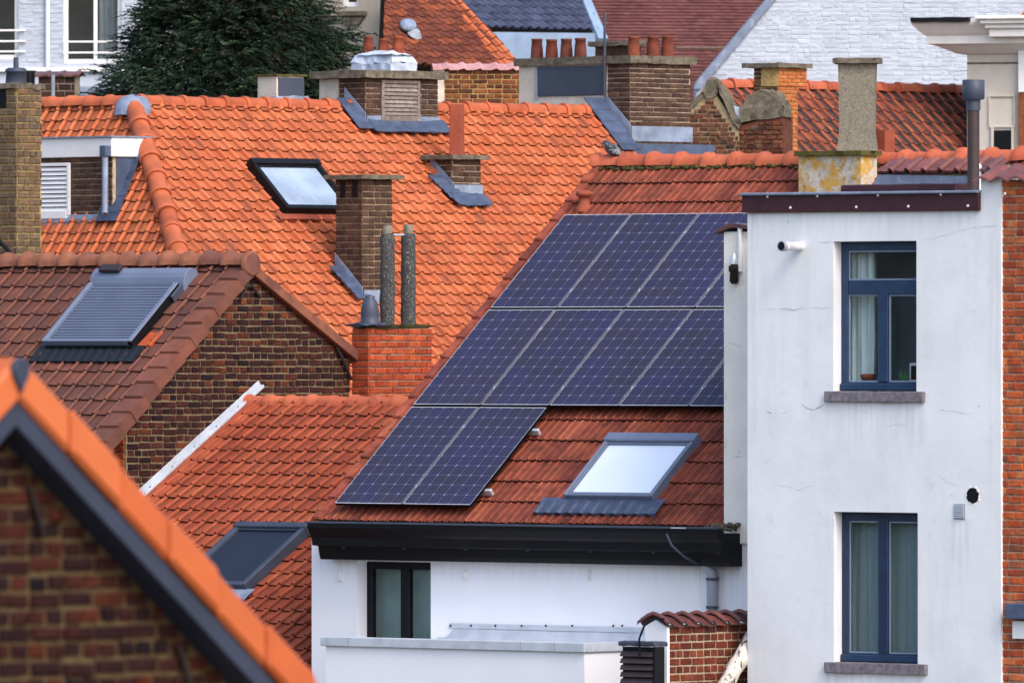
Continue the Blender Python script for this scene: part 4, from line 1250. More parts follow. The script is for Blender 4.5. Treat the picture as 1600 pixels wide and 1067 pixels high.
# louvred box
WL = wf(P0 + n_t * 7.3, TER)
l0, l1 = WL.hit(969, 1040)[0], WL.hit(1021, 1040)[0]; lt_, lb_ = WL.hit(995, 1009)[1], WL.hit(995, 1100)[1]
lv = thing('louvred_box', 'dark brown slatted shutter box in front of the white garden wall end', 'shutter box', WL.P((l0 + l1) / 2, lb_ - .5))
MB().box(WL, l0 + .01, l1 - .005, lb_ - .5, lt_ - .01, -.14, -.03).build('body', M_['black'], lv)
MB().box(WL, l1 - .004, l1 + .03, lb_ - .5, lt_ - .004, -.15, .006).build('side', M_['black'], lv, bevel=.004)
MB().box(WL, l0 - .01, l1 + .04, lt_, lt_ + .05, -.2, .03).build('top', M_['anth'], lv, bevel=.01, rough=.003)
k = 0
while True:
    b = lt_ - .055 - k * .071
    if b < lb_ - .45: break
    Q = WL
    MB().add([Q.P(l0, b - .052, .01), Q.P(l1 - .008, b - .052, .01), Q.P(l1 - .008, b, -.02), Q.P(l0, b, -.02), Q.P(l0, b - .055, -.01), Q.P(l1 - .008, b - .055, -.01)], [(0, 1, 2, 3), (1, 0, 4, 5)]).build('slat', M_['brownslat'], lv)
    k += 1
tag(MB().tube([WL.P(l0 + .3, lt_ - .1, .04), WL.P(l0 + .3, lt_ + .08, .05), WL.P(l0 + .36, lt_ + .22, .04), WL.P(l0 + .46, lt_ + .29, .0), WL.P(l0 + .56, lt_ + .29, -.05)], .012, 6).build('cable', M_['black']), 'short black cable looping over the top of the slatted box', 'cable')
# pole
sgo = sg.off(.20)
pa, pb2 = sgo.hit3(1130, 1075), sgo.hit3(1172, 1003)
pe = pb2 + (pb2 - pa) * .2; ps = pa - (pb2 - pa) * 1.2
M_['peel'] = pm('peeling_white_pole', ['#cfc8c0'], .8, .2, (10, .15), [('#2e2a2c', 9, .54, .60, .95, (1.5, 1.5, .8)), ('#8a8078', 14, .5, .7, .5)], (30, .8, .01))
tag(MB().tube([ps + (pe - ps) * (i / 12) + Vector((random.gauss(0, .006), random.gauss(0, .006), random.gauss(0, .006))) for i in range(13)], [.085 + random.gauss(0, .004) for _ in range(13)], 12).build('pole', M_['peel']), 'leaning pole with peeling white paint in front of the garden wall bricks', 'pole')

# ---------------------------------------------------------------- house with dusty red roof between (lower left of the panels)
pG = WR.hit3(390, 631)
PG = 31.0
RG = rf(pG, TER, PG)
hG = thing('house', 'house with a dusty red pantile roof and a dark roof window below the solar array', 'house', ground_of(pG + n_t * 3 + u_t * 2))
gw = (P0 - pG).dot(u_t)
gpoly = [(.0, -7.4), (gw - .1, -7.4), (gw - .1, 0), (.0, 0)]
roofG = roof_slab(hG, RG, gpoly, M_['batten'])
hideG = [[(650, 620), (1000, 300), (1700, 300), (1700, 1100), (487, 1100), (487, 825), (505, 805)], [(-10, 540), (60, 600), (170, 705), (340, 885), (495, 1067), (495, 1100), (-10, 1100)], [(375, 830), (468, 830), (400, 905), (335, 880)]]
lay_tiles(roofG, hG, RG, gpoly, .196, .262, 'pan', M_['t_red'], hideG, t=.022, rollw=.24, rollh=.036)
ridge_tiles(roofG, RG.P(-.02, 0, .0), RG.P(gw - .1, 0, .0), .10, .33, M_['ridge_m'])
MB().box(RG, 0, gw - .12, -7.3, -.1, -4, -.2).build('house_core', M_['m_grey'], hG)
MB().prism(rf(pG + u_t * gw, TER + 180, PG), [(.1, -6), (gw, -6), (gw, -.02), (.1, -.02)], -.1, 0).build('back_roof', M_['t_red'], hG)
# zinc verge flashing against the gable
ff = RG.off(.07)
vfl = MB().box(RG, -.035, .035, -4.6, .30, .05, .085).box(RG, -.035, -.015, -4.6, .30, .085, .14).build('verge_flashing', M_['zinc'], roofG, bevel=.004)
for k in range(9):
    MB().lathe(RG.P(.01, -.2 - k * .45, .085), RG.n, [(.012, 0), (.008, .006)], 6).build('screw', M_['rust'], vfl)
MB().box(RG, .035, .25, -4.6, -.1, -.01, .052).build('verge_strip', M_['t_red'], roofG, bevel=.01)
# dark roof window
q = RG.off(.155)
a1_, b1_ = q.hit(481, 820); b0_ = q.hit(405, 913)[1]; a0_ = q.hit(368, 820)[0]
skylight(hG, RG.off(.03), a0_, a1_, b0_, b1_, 'anth', 'blind_d', .065, .13, .07, apron=.2, apron_n=5, label='roof window with its dark blind drawn')

# ---------------------------------------------------------------- brown roof house with the dark brick gable
pE = WR.hit3(386, 414)
PE = 39.7
RE = rf(pE, TER, PE)
hE = thing('house', 'house with a brown tile roof and a dark brick gable end', 'house', ground_of(pE - u_t * 4))
epoly = [(-9, -4.1), (.03, -4.1), (.03, 0), (-9, 0)]
roofE = roof_slab(hE, RE, [(-9, -4.1), (-.02, -4.1), (-.02, 0), (-9, 0)], M_['batten'])
hideE = [[(-10, 555), (40, 560), (170, 690), (300, 820), (-10, 820)], [(75, 530), (140, 440), (268, 440), (205, 530)]]
lay_tiles(roofE, hE, RE, [(-9, -4.1), (-.2, -4.1), (-.2, 0), (-9, 0)], .228, .262, 'pan', M_['t_brown'], hideE, t=.02, rollw=.18, rollh=.032, a0=-.2)
ridge_tiles(roofE, RE.P(-9, 0, .03), RE.P(.08, 0, .03), .12, .325, M_['ridge_b'], collar=.03)
MB().lathe(RE.P(.07, 0, .015), u_t, [(.15, -.03), (.15, .02), (.13, .035)], 16).build('ridge_cap', M_['ridge_b'], roofE)
# verge tiles down the front slope
def verge(parent, fr, a0, a1, b0, b1, g, drop, mat, name='verge_tile', lift=.03):
    n = round((b1 - b0) / g); g = (b1 - b0) / n
    m = MB()
    L = g + .05; th = .02
    z0, z1 = lift + .028, lift
    vs = [(0, 0, z0), (a1 - a0, 0, z0), (a1 - a0, L, z1), (0, L, z1), (0, 0, z0 - .05), (a1 - a0, 0, z0 - drop), (a1 - a0, L, z1 - drop), (0, L, z1 - .05)]
    fs = [(0, 1, 2, 3), (1, 5, 6, 2), (0, 4, 5, 1), (0, 3, 7, 4)]
    me = bpy.data.meshes.new(name); me.from_pydata(vs, [], fs); me.materials.append(mat)
    bm = bmesh.new(); bm.from_mesh(me); bmesh.ops.bevel(bm, geom=[e for e in bm.edges], offset=.012, segments=2, affect='EDGES', clamp_overlap=True); bm.to_mesh(me); bm.free()
    for k in range(n):
        M = fr.M(a0 + random.gauss(0, .003), b0 + k * g, random.gauss(0, .002)) @ Matrix.Rotation(random.gauss(0, .008), 4, 'Z')
        put(name, me, M, parent)
verge(roof_s, RS, .06, -.07, be, -.05, .352, .10, M_['t_solar'], lift=.05)
verge(roofE, RE, -.22, .09, -4.1, -.05, .262, .15, M_['t_brown'])
GE = wf(pE, TER + 90)                  # gable plane, a runs back
GEo = GE.off(.0)
eb = [GEo.hit(*q) for q in ((197, 1000), (197, 655), (388, 413), (547, 545), (547, 1000))]
polyE = [(eb[0][0], -7.5), eb[1], eb[2], eb[3], (eb[4][0], -7.5)]
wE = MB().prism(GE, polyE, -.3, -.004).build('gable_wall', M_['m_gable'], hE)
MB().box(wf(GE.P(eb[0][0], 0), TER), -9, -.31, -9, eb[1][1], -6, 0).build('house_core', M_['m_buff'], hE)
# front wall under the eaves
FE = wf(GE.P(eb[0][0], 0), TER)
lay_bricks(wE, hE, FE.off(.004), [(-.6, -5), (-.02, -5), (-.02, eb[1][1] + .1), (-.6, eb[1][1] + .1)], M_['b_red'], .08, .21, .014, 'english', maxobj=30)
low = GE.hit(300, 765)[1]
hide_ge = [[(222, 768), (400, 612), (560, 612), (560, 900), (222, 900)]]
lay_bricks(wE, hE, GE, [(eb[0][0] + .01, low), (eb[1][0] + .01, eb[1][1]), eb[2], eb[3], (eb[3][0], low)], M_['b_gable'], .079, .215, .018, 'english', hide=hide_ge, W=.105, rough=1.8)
# back verge boards
tv = math.atan2(eb[2][1] - eb[3][1], eb[3][0] - eb[2][0])
RB = rf(pE, TER + 180, math.degrees(tv))
Lb = math.hypot(eb[2][1] - eb[3][1], eb[3][0] - eb[2][0])
roof_slab(hE, RB, [(0, -Lb - .15), (9, -Lb - .15), (9, -.0), (0, -.0)], M_['t_brown'], name='back_roof')
nb = 8
for k in range(nb):
    b0 = -(Lb + .12) * (k + 1) / nb
    MB().box(RB, -.09, .12, b0 - .02, b0 + (Lb + .12) / nb - .004, -.09, .025 + .004 * (k % 2)).build('verge_tile', M_['ridge_b'], hE, bevel=.008)
# iron wall ties
a, b = GE.hit(385, 452)
t1 = MB().tube([GE.P(a - .16, b - .14, .04), GE.P(a - .06, b + .02, .04), GE.P(a + .05, b + .04, .04), GE.P(a + .2, b - .1, .04)], .018, 6).build('wall_tie', M_['rust'], wE)
p_, q_ = GE.hit(521, 541), GE.hit(545, 593)
MB().tube([GE.P(*p_, .04), GE.P((p_[0] + q_[0]) / 2, (p_[1] + q_[1]) / 2, .05), GE.P(*q_, .04)], .02, 6).build('wall_tie', M_['rust'], wE)
# roller shutter roof window
qf = RE.off(.16)
a0_, b0_ = qf.hit(64, 533); a1_ = qf.hit(203, 535)[0]; b1_ = qf.hit(240, 425)[1]
sk = MB().box(RE, a0_, a0_ + .06, b0_, b1_ - .2, .02, .17).box(RE, a0_ + .06, a1_ - .07, b0_, b0_ + .05, .02, .165).build('skylight', M_['shutter'], hE, bevel=.006, label='roof window behind a closed grey roller shutter')
MB().box(RE, a1_ - .07, a1_ - .002, b0_, b1_ - .2, .145, .168).build('side_rail', M_['shutter'], sk, bevel=.006)
MB().box(RE, a1_ - .068, a1_ - .006, b0_, b1_ - .2, .02, .144).build('side_rail_shade', M_['black'], sk)  # lower rail side black: its shaded face put into the colour
MB().box(RE, a0_ + .05, a1_ - .01, b0_ - .035, b0_ - .003, .02, .10).build('sill_gap', M_['black'], sk)
MB().box(RE, a0_ + .06, a1_ - .07, b0_ + .05, b1_ - .2, .05, .11).build('shutter_bed', M_['foredark'], sk)
ns = 20
for k in range(ns):
    y0 = b0_ + .05 + k * (b1_ - .22 - b0_ - .05) / ns; y1 = y0 + (b1_ - .22 - b0_ - .05) / ns
    MB().add([RE.P(a0_ + .062, y0 + .004, .125), RE.P(a1_ - .072, y0 + .004, .125), RE.P(a1_ - .072, (y0 + y1) / 2, .14), RE.P(a0_ + .062, (y0 + y1) / 2, .14), RE.P(a1_ - .072, y1 - .006, .118), RE.P(a0_ + .062, y1 - .006, .118)], [(0, 1, 2, 3), (3, 2, 4, 5)]).build('slat', M_['shutter'], sk)
hd = MB()
hfr = wf(RE.P(a1_ + .03, b1_ - .22, .02), TER + 90)
pr = []
for i in range(9):
    g_ = math.pi * i / 8
    pr.append((.13 - .14 * math.cos(g_), .12 + .0 + .15 * math.sin(g_) + .05 * i / 8))
pr = [(-.01, -.02)] + pr + [(.27, .0)]
hd.prism(hfr, pr, -(a1_ - a0_ + .07), 0)
MB().add(hd.v, hd.f).build('shutter_hood', M_['shutter'], sk, bevel=.004)
MB().box(RE, a0_ + .1, a0_ + .42, b1_ - .06, b1_ + .05, .20, .245).build('solar_cell_strip', M_['brownslat'], sk, bevel=.005)
MB().box(RE, a1_, a1_ + .03, b1_ - .42, b1_ - .2, .02, .13).build('motor_bracket', M_['anth'], sk, bevel=.006)
vs, fs = [], []
n = 60
for k in range(n + 1):
    a = a0_ - .08 + (a1_ - a0_ + .25) * k / n
    z = .045 + .02 * max(0, math.sin(k / 5 * 2 * math.pi))
    vs += [RE.P(a, b0_ + .02, .08), RE.P(a, b0_ - .10, z + .03), RE.P(a, b0_ - .26 - .01 * math.sin(k / 5 * 2 * math.pi), z + .02), RE.P(a, b0_ - .26, z - .015)]
for k in range(n):
    for q in range(3): fs.append((k * 4 + q, k * 4 + q + 1, k * 4 + 5 + q, k * 4 + 4 + q))
MB().add(vs, fs).build('apron', M_['apron_d'], sk)
# one newer orange tile
a, b = RE.hit(232, 538)
nt_ = tile_mesh(.228, .262, 'pan', .02, .02, .18, .024, 9); nt_.materials.append(M_['b_red'])
tag(put('roof_tile', nt_, RE.M(a - .1, b - .1, .012), roofE), 'brighter orange replacement tile')

# ---------------------------------------------------------------- red brick chimney with twin flues
pF = WR.off(-1.9).hit3(577, 640)
fF = frames_at_corner(pF, TER)
hF = thing('chimney', 'bright red brick chimney carrying two lichened flues and a black cowl', 'chimney', pF - Vector((0, 0, .6)))
wl = -fF[0].hit(550, 560)[0]; wr = fF[1].hit(675, 560)[0]; ht = fF[0].hit(577, 513)[1]
cF = MB().box(fF[0], -wl + .004, -.004, -.6, ht, -wr + .004, -.004).build('stack', M_['m_grey'], hF)
lay_bricks(cF, hF, fF[0], [(-wl, -.2), (0, -.2), (0, ht), (-wl, ht)], M_['b_red'], .077, .21, .012, 'stretch')
lay_bricks(cF, hF, fF[1], [(0, -.2), (wr, -.2), (wr, ht), (0, ht)], M_['b_red'], .077, .21, .012, 'stretch', phase=1)
MB().box(fF[0], -wl - .01, .01, ht, ht + .035, -wr - .01, .01).build('mortar_bed', M_['moss'], hF, rough=.012)
def at_top(px, back=.5, fr=fF[1], h=0):
    fr = fr.off(-.15)
    a = fr.hit(px, 510)[0]
    return fr.P(a, ht + .03 + h, 0)
for px, tp in ((605.5, 362), (638, 361)):
    p = at_top(px); s_ = p.y / FPX
    hgt = (505 - tp) * s_
    MB().lathe(p, (0, 0, 1), [(11.6 * s_, -.05), (11.4 * s_, hgt * .5), (11.2 * s_, hgt - .02), (10 * s_, hgt)], 16).build('flue', M_['flue'], hF, rough=.004)
    MB().lathe(p + Vector((0, 0, hgt)), (0, 0, 1), [(7.4 * s_, -.02), (7.2 * s_, .10), (5.5 * s_, .105)], 14).build('flue_liner', M_['shaft'], hF, rough=.004)
p1_, p2_ = at_top(606), at_top(638)
MB().tube([p1_ + Vector((0, 0, (505 - 363) * s_)), p2_ + Vector((0, 0, (505 - 363) * s_))], .012, 6).build('tie_rod', M_['zinc'], hF)
p = at_top(578) + Vector((0, 0, .03))
MB().lathe(p, (0, 0, 1), [(17 * s_, -.01), (17 * s_, .01), (14.6 * s_, .03), (14.6 * s_, 12 * s_), (14.0 * s_, 22 * s_), (12.4 * s_, 31 * s_), (9 * s_, 37 * s_), (7.5 * s_, 38.5 * s_), (7.8 * s_, 42 * s_), (6.4 * s_, 43 * s_)], 18).build('cowl', M_['anth'], hF)
MB().box(fF[0], -wl - .06, .05, ht + .03, ht + .05, -.4, .06).build('lead_slate', M_['lead_d'], hF, rough=.012)

# ---------------------------------------------------------------- yellow brick chimney at the left edge
pI = WR.off(-1.4).hit3(27, 440)
hI = thing('chimney', 'tall yellow-brown brick chimney at the left edge with a concrete cap', 'chimney', pI - Vector((0, 0, 1)))
fI = frames_at_corner(pI, TER)
wr = fI[1].hit(65, 300)[0]; ht = fI[0].hit(27, 138)[1]; wl = .75
cI = MB().box(fI[0], -wl + .004, -.004, -1.5, ht, -wr + .004, -.004).build('stack', M_['m_yellow'], hI)
ob = (fI[0].hit(-30, 150)[0], fI[0].hit(9.5, 150)[0], fI[0].hit(5, 170)[1], fI[0].hit(5, 139)[1])
lay_bricks(cI, hI, fI[0], [(-wl, -.5), (0, -.5), (0, ht), (-wl, ht)], M_['b_yellow'], .084, .2, .013, 'mixed', openings=[ob])
lay_bricks(cI, hI, fI[1], [(0, -.5), (wr, -.5), (wr, ht), (0, ht)], M_['b_yellow'], .084, .2, .013, 'mixed', phase=1)
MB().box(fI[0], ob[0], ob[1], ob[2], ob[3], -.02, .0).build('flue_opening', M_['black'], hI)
MB().box(fI[0], -wl - .1, .02, ht, ht + .055, -wr - .04, .04).build('cap', M_['concrete'], hI, rough=.008)
p = fI[0].P(-.16, ht + .05, -.15); s_ = p.y / FPX
MB().lathe(p, (0, 0, 1), [(17 * s_, 0), (15 * s_, 18 * s_), (17.5 * s_, 19 * s_), (17 * s_, 23 * s_), (13 * s_, 26 * s_)], 16).build('cowl', M_['anth'], hI)
MB().lathe(p + Vector((0, 0, 24 * s_)), (0, 0, 1), [(4.5 * s_, 0), (4 * s_, 18 * s_)], 10).build('cowl_spike', M_['anth'], hI)
p = fI[1].P(.28, ht + .05, -.2)
MB().lathe(p, (0, 0, 1), [(9 * s_, 0), (9 * s_, 18 * s_)], 12).build('vent_pot', M_['black'], hI)
tag(MB().tube([WR.off(-1.0).hit3(-6, 372), WR.off(-1.0).hit3(10, 388), WR.off(-1.0).hit3(26, 406)], .03, 6).build('cable', M_['black'], None), 'black pipe slanting across the foot of the yellow brick chimney', 'pipe')

# ---------------------------------------------------------------- foreground gable
pH = at(3, 626, 46)
GH = wf(pH, TER + 90)
hH = thing('house', 'blurred nearby brick gable with an orange tile verge and dark fascia', 'house', ground_of(pH))
PHt = 36.6
tH = math.tan(R(PHt))
Wd = 3.2
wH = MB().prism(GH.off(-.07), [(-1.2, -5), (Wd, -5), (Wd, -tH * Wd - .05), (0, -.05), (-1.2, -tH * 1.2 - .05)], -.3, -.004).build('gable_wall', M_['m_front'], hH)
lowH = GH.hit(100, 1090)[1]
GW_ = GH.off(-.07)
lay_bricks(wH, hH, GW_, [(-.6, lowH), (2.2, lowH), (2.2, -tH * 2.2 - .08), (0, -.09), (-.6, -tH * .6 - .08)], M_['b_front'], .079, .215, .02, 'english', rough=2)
def skew(fr, a0, a1, sgn, lo, hi, c0, c1, name, mat, bev=.006):
    q = [(a0, -tH * a0 * sgn + lo), (a1, -tH * a1 * sgn + lo), (a1, -tH * a1 * sgn + hi), (a0, -tH * a0 * sgn + hi)]
    return MB().prism(fr, q, c0, c1).build(name, M_[mat], hH, bevel=bev)
skew(GH, .0, Wd, 1, -.115, .0, -.15, .09, 'fascia', 'foredark')
skew(GH, -1.2, .0, -1, -.115, .0, -.15, .088, 'fascia', 'foredark')
rfr = roof_slab(hH, rf(GH.P(0, .16, 0), TER, PHt), [(-9, -2.6), (.05, -2.6), (.05, 0), (-9, 0)], M_['t_fore'])
rbk = roof_slab(hH, rf(GH.P(0, .16, 0), TER + 180, PHt), [(-.05, -4), (9, -4), (9, 0), (-.05, 0)], M_['t_fore'], name='back_roof')
for k in range(10):
    a0, a1 = k * .335, k * .335 + .331
    skew(GH, a0 + .0, a1, 1, .002 + .004 * (k % 2), .20 + .014 * (k % 2), -.2, .12 + .012 * (k % 2), 'verge_tile', 't_fore', .02)
for k in range(4):
    a0, a1 = -k * .335 - .355, -k * .335
    skew(GH, a0, a1, -1, .002 + .004 * (k % 2), .205 + .006 * (k % 2), -.2, .118 + .004 * (k % 2), 'verge_tile', 't_fore', .02)
ridge_tiles(rfr, GH.P(-.01, .135, -6), GH.P(-.01, .135, .13), .085, .4, M_['t_fore'])
capf = [(-.012 + .057 * math.sin(R(g_)), .135 + .057 * math.cos(R(g_))) for g_ in range(-110, 111, 20)] + [(-.012, .03)]
MB().prism(GH, capf, .10, .14).build('ridge_end', M_['foredark'], hH, bevel=.01)
a, b = GH.hit(40, 760); a2, b2 = GH.hit(62, 838)
MB().tube([GH.P(a + .07, b, -.04), GH.P(a2 + .07, b2, -.04)], .014, 6).build('wall_tie', M_['rust'], wH)
a, b = GH.hit(275, 1010); a2, b2 = GH.hit(292, 1075)
MB().tube([GH.P(a + .07, b, -.04), GH.P(a2 + .07, b2, -.04)], .014, 6).build('wall_tie', M_['rust'], wH)
# ================================================================ the big orange roof behind
PHD, PD = 44.0, 41.5
O_D = at(208, 163, 130)
RD = rf(O_D, PHD, PD)
PHW, PW2 = -46.0, 58.2
RW = rf(O_D, PHW, PW2)
hD = thing('house', 'large house with a bright orange hipped tile roof behind the panels', 'house', ground_of(O_D + Vector((2, -1, 0))))
hip = RD.n.cross(RW.n).normalized()
if hip.z > 0: hip = -hip
def ab(fr, p): d = p - fr.o; return d.dot(fr.u), d.dot(fr.v)
aE = RD.hit(925, 160)[0]
hipD = ab(RD, O_D + hip * 7); hipW = ab(RW, O_D + hip * 7)
dpoly = [(0, 0), hipD, (aE, hipD[1]), (aE, 0)]
wpoly = [(0, 0), (-3.4, 0), (-3.4, hipW[1]), hipW]
roofD = roof_slab(hD, RD, dpoly, M_['batten'])
roofW = roof_slab(hD, RW, wpoly, M_['batten'], name='wing_roof')
sol = [(880, 335), (640, 625), (560, 720), (1700, 720), (1700, 250), (960, 250)]
hideD = [sol, [(385, 405), (550, 535), (550, 620), (0, 620), (0, 412)], [(395, 258), (505, 258), (527, 325), (447, 325)], [(528, 280), (612, 280), (612, 500), (572, 475), (528, 425)], [(552, 512), (674, 512), (674, 640), (552, 640)]]
gD = .198
lay_tiles(roofD, hD, RD, dpoly, .207, gD, 'pan', M_['t_orange'], hideD, maxobj=215, t=.026, rollw=.33, rollh=.042, b0=hipD[1])
lay_tiles(roofW, hD, RW, wpoly, .215, gD * math.sin(R(PD)) / math.sin(R(PW2)), 'pan', M_['t_orange'], [[(0, 0), (66, 0), (66, 410), (0, 410)], [(60, 210), (205, 210), (170, 345), (60, 345)], [(385, 405), (385, 620), (0, 620), (0, 408)]], maxobj=300, t=.023, rollw=.33, rollh=.04)
ridge_tiles(roofD, RD.P(.1, 0, .02), RD.P(aE, 0, .02), .105, .36, M_['ridge_o'])
ridge_tiles(roofW, RW.P(-3.4, 0, .02), RW.P(-.05, 0, .02), .105, .36, M_['ridge_o'])
upn = (RD.n + RW.n).normalized()
ridge_tiles(roofD, O_D + hip * 6.0 + upn * .03, O_D + hip * .12 + upn * .03, .125, .375, M_['ridge_o'], up=upn, collar=.016)
m = MB().lathe(O_D + Vector((0, 0, -.02)), (0, 0, 1), [(.24, -.12), (.22, .02), (.16, .10), (.05, .135)], 12).build('hip_saddle', M_['lead'], roofD, rough=.006)
MB().prism(rf(O_D, PHD + 180, PD), [(-aE, -6), (0, -6), (0, -.02), (-aE, -.02)], -.1, 0).build('back_roof', M_['t_back'], hD)
MB().box(RD, .6, aE - .1, -6.6, -.8, -6, -1.2).build('house_core', M_['m_grey'], hD)
# roof window
q = RD.off(.155)
a0_, b0_ = q.hit(447, 328); b1_ = q.hit(400, 254)[1]; a1_ = q.hit(552, 328)[0]
skylight(hD, RD.off(.03), a0_, a1_, b0_, b1_, 'black', 'blind_g', .06, .165, .07, label='roof window with pale closed blind', apron=.1, apron_n=1, apron_mat='clayflue')

# chimneys on it
hidec = ()
def D_ch(cpx, cpy, lpx, rpx, top, **k):
    p = RD.hit3(cpx, cpy)
    return (p,) + chimney(hD, p, PHD - 90, lpx, rpx, top, **k)
p, o, fL, fR, wl, wr, ht = D_ch(572, 205, 500, 684, 122, core='m_pink', brick='b_brown', ch=.068, L=.2, lsplit=.42, leftmat='paleconc', cap=.10, capo=.1, label='broad brown brick chimney with a wooden louvre', joint=.011, maxobj=55)
flashing(o, fL, fR, wl, wr, PD, p)
a0_, a1_ = fR.hit(594, 160)[0], fR.hit(654, 160)[0]; b0_, b1_ = fR.hit(620, 190)[1], fR.hit(620, 126)[1]
lo = MB().box(fR, a0_, a0_ + .05, b0_, b1_, .0, .04).box(fR, a1_ - .05, a1_, b0_, b1_, .0, .04).box(fR, a0_ + .05, a1_ - .05, b0_, b0_ + .07, .0, .038).box(fR, a0_ + .05, a1_ - .05, b1_ - .04, b1_, .0, .038).build('louvre', M_['wood'], o, bevel=.004)
n = 8
for k in range(n):
    y0 = b0_ + .08 + k * (b1_ - b0_ - .12) / n; dy = (b1_ - b0_ - .12) / n
    # three levels only: slats sit beside the louvre frame under the chimney
    MB().add([fR.P(a0_ + .05, y0, .036), fR.P(a1_ - .05, y0, .036), fR.P(a1_ - .05, y0 + dy * .85, .014), fR.P(a0_ + .05, y0 + dy * .85, .014), fR.P(a0_ + .05, y0 - .008, .02), fR.P(a1_ - .05, y0 - .008, .02)], [(0, 1, 2, 3), (1, 0, 4, 5)]).build('slat', M_['wood'], o)
p, o, fL, fR, wl, wr, ht = D_ch(708, 313, 673, 751, 249, core='m_pink', brick='b_brown', ch=.074, L=.2, cap=.055, capo=.09, label='small brick chimney with a square clay flue', maxobj=40)
flashing(o, fL, fR, wl, wr, PD, p)
a = fL.hit(702, 240)[0]; a2 = fR.hit(722, 240)[0]
pc_ = fL.P(-.12, ht + .05, -.16)
ft = wf(pc_, -12)
tpx = ft.hit(711, 163)[1]
MB().prism(ft, [(-.085, 0), (.085, 0), (.078, tpx), (-.078, tpx)], -.16, 0).build('clay_flue', M_['clayflue'], o, bevel=.006)
p, o, fL, fR, wl, wr, ht = D_ch(567, 478, 525, 613, 280, core='m_buff', brick='b_brown', ch=.078, L=.2, cap=.055, capo=.11, label='tall brown brick chimney with two dark slots near its top', maxobj=110, bond='flemish')
flashing(o, fL, fR, wl, wr, PD, p)
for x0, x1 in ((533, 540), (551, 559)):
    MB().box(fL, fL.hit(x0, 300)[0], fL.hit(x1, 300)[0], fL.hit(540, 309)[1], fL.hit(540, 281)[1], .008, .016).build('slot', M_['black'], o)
# stub on the ridge
p, o, fL, fR, wl, wr, ht = D_ch(432, 164, 402, 475, 119, core='paleconc', brick=None, cap=.025, capo=.03, capmat='moss', label='small concrete stub with a dark slate face')
MB().box(fR, .03, wr - .01, .12, ht - .02, .0, .015).build('slate_face', M_['anth'], o)
MB().box(fR, -.05, wr + .05, -.1, .11, -.05, .06).build('flashing', M_['lead'], o, rough=.012)
# slates beside the chimneys
def slates(o, fr, apx, bpx, wid, n, mat='lead_d', c0_=.112):
    (a0, b0), (a1, b1) = fr.hit(*apx), fr.hit(*bpx)
    for k in range(n):
        x0 = a0 + (a1 - a0) * k / n; y0 = b0 + (b1 - b0) * k / n; y1 = b0 + (b1 - b0) * (k + 1.12) / n
        MB().prism(fr, [(x0 - wid, y0), (x0 + .12, y0), (x0 + .12, y1), (x0 - wid, y1)], c0_ , c0_ + .012 + .004 * (k % 2)).build('slate', M_[mat], o)
slates(roofD, RD, (575, 212), (540, 166), .22, 6)
slates(roofD, RD, (711, 320), (674, 285), .15, 5)
slates(roofD, RD, (567, 478), (522, 428), .15, 6)
slates(roofD, RD, (985, 245), (925, 165), .22, 9)
for x0, y0, x1, y1 in ((574, 206, 690, 198), (703, 321, 755, 320)):
    a0, b0 = RD.hit(x0, y0); a1 = RD.hit(x1, y0)[0]
    MB().box(RD, a0, a1, b0 - .13, b0 + .10, 0.112, .128).build('apron', M_['lead_d'], roofD, rough=.006)

# big chimney at the right end
p, o, fL, fR, wl, wr, ht = D_ch(985, 222, 812, 1079, 99, core='m_pink', brick='b_brown', ch=.0625, L=.22, lsplit=.80, leftmat='paleconc', cap=.10, capo=.06, label='wide chimney of brown brick and pale render with seven clay pots', maxobj=90, joint=.011)
flashing(o, fL, fR, wl, wr, PD, p, hgt=.15)
MB().box(fR, .0, wr + .4, -.28, -.02, .03, .05).build('apron', M_['lead_d'], o)
a0_, a1_ = fL.hit(842, 120)[0], fL.hit(949, 120)[0]
MB().box(fL, a0_, a1_, fL.hit(900, 150)[1], ht - .02, .012, .03).build('metal_panel', M_['anth'], o, bevel=.005)
MB().box(fL, a0_ - .04, a0_ - .002, fL.hit(900, 150)[1] - .03, ht - .02, .012, .034).build('panel_batten', M_['pipe'], o)
def pots(o, base, pxs, topy, fr, dep, r, mat='pot', h=None):
    for px, ty in pxs:
        a = fr.hit(px, ty)[0]
        q = fr.P(a, base, -dep); s_ = q.y / FPX
        k = (a - fr.hit(px, ty)[0])
        hh = fr.hit(px, ty)[1] - base
        MB().lathe(q, (0, 0, 1), [(r * 1.08 * s_, -.01), (r * .98 * s_, hh * .5), (r * .88 * s_, hh - .03), (r * .95 * s_, hh - .025), (r * .95 * s_, hh), (r * .72 * s_, hh), (r * .70 * s_, hh * .6)], 14, caps=True).build('chimney_pot', M_[mat], o)
# pots sit toward the back of the stack, compensate sideways drift of depth
def pots2(o, hb_, lst, fr, dep, r):
    for px, ty in lst:
        w_ = fr.off(-dep)
        a, b = w_.hit(px, ty)
        q = w_.P(a, hb_); s_ = q.y / FPX; hh = b - hb_
        MB().lathe(q, (0, 0, 1), [(r * 1.1 * s_, -.01), (r * 1.0 * s_, hh * .5), (r * .86 * s_, hh - .035), (r * .95 * s_, hh - .03), (r * .95 * s_, hh), (r * .72 * s_, hh), (r * .70 * s_, hh * .6)], 14).build('chimney_pot', M_['pot'], o)
pots2(o, ht + .09, [(839, 61), (862, 62), (885, 61), (907, 60)], fL, .12, 9.5)
pots2(o, ht + .09, [(990, 57), (1020, 57), (1043, 56)], fR, .3, 9.5)
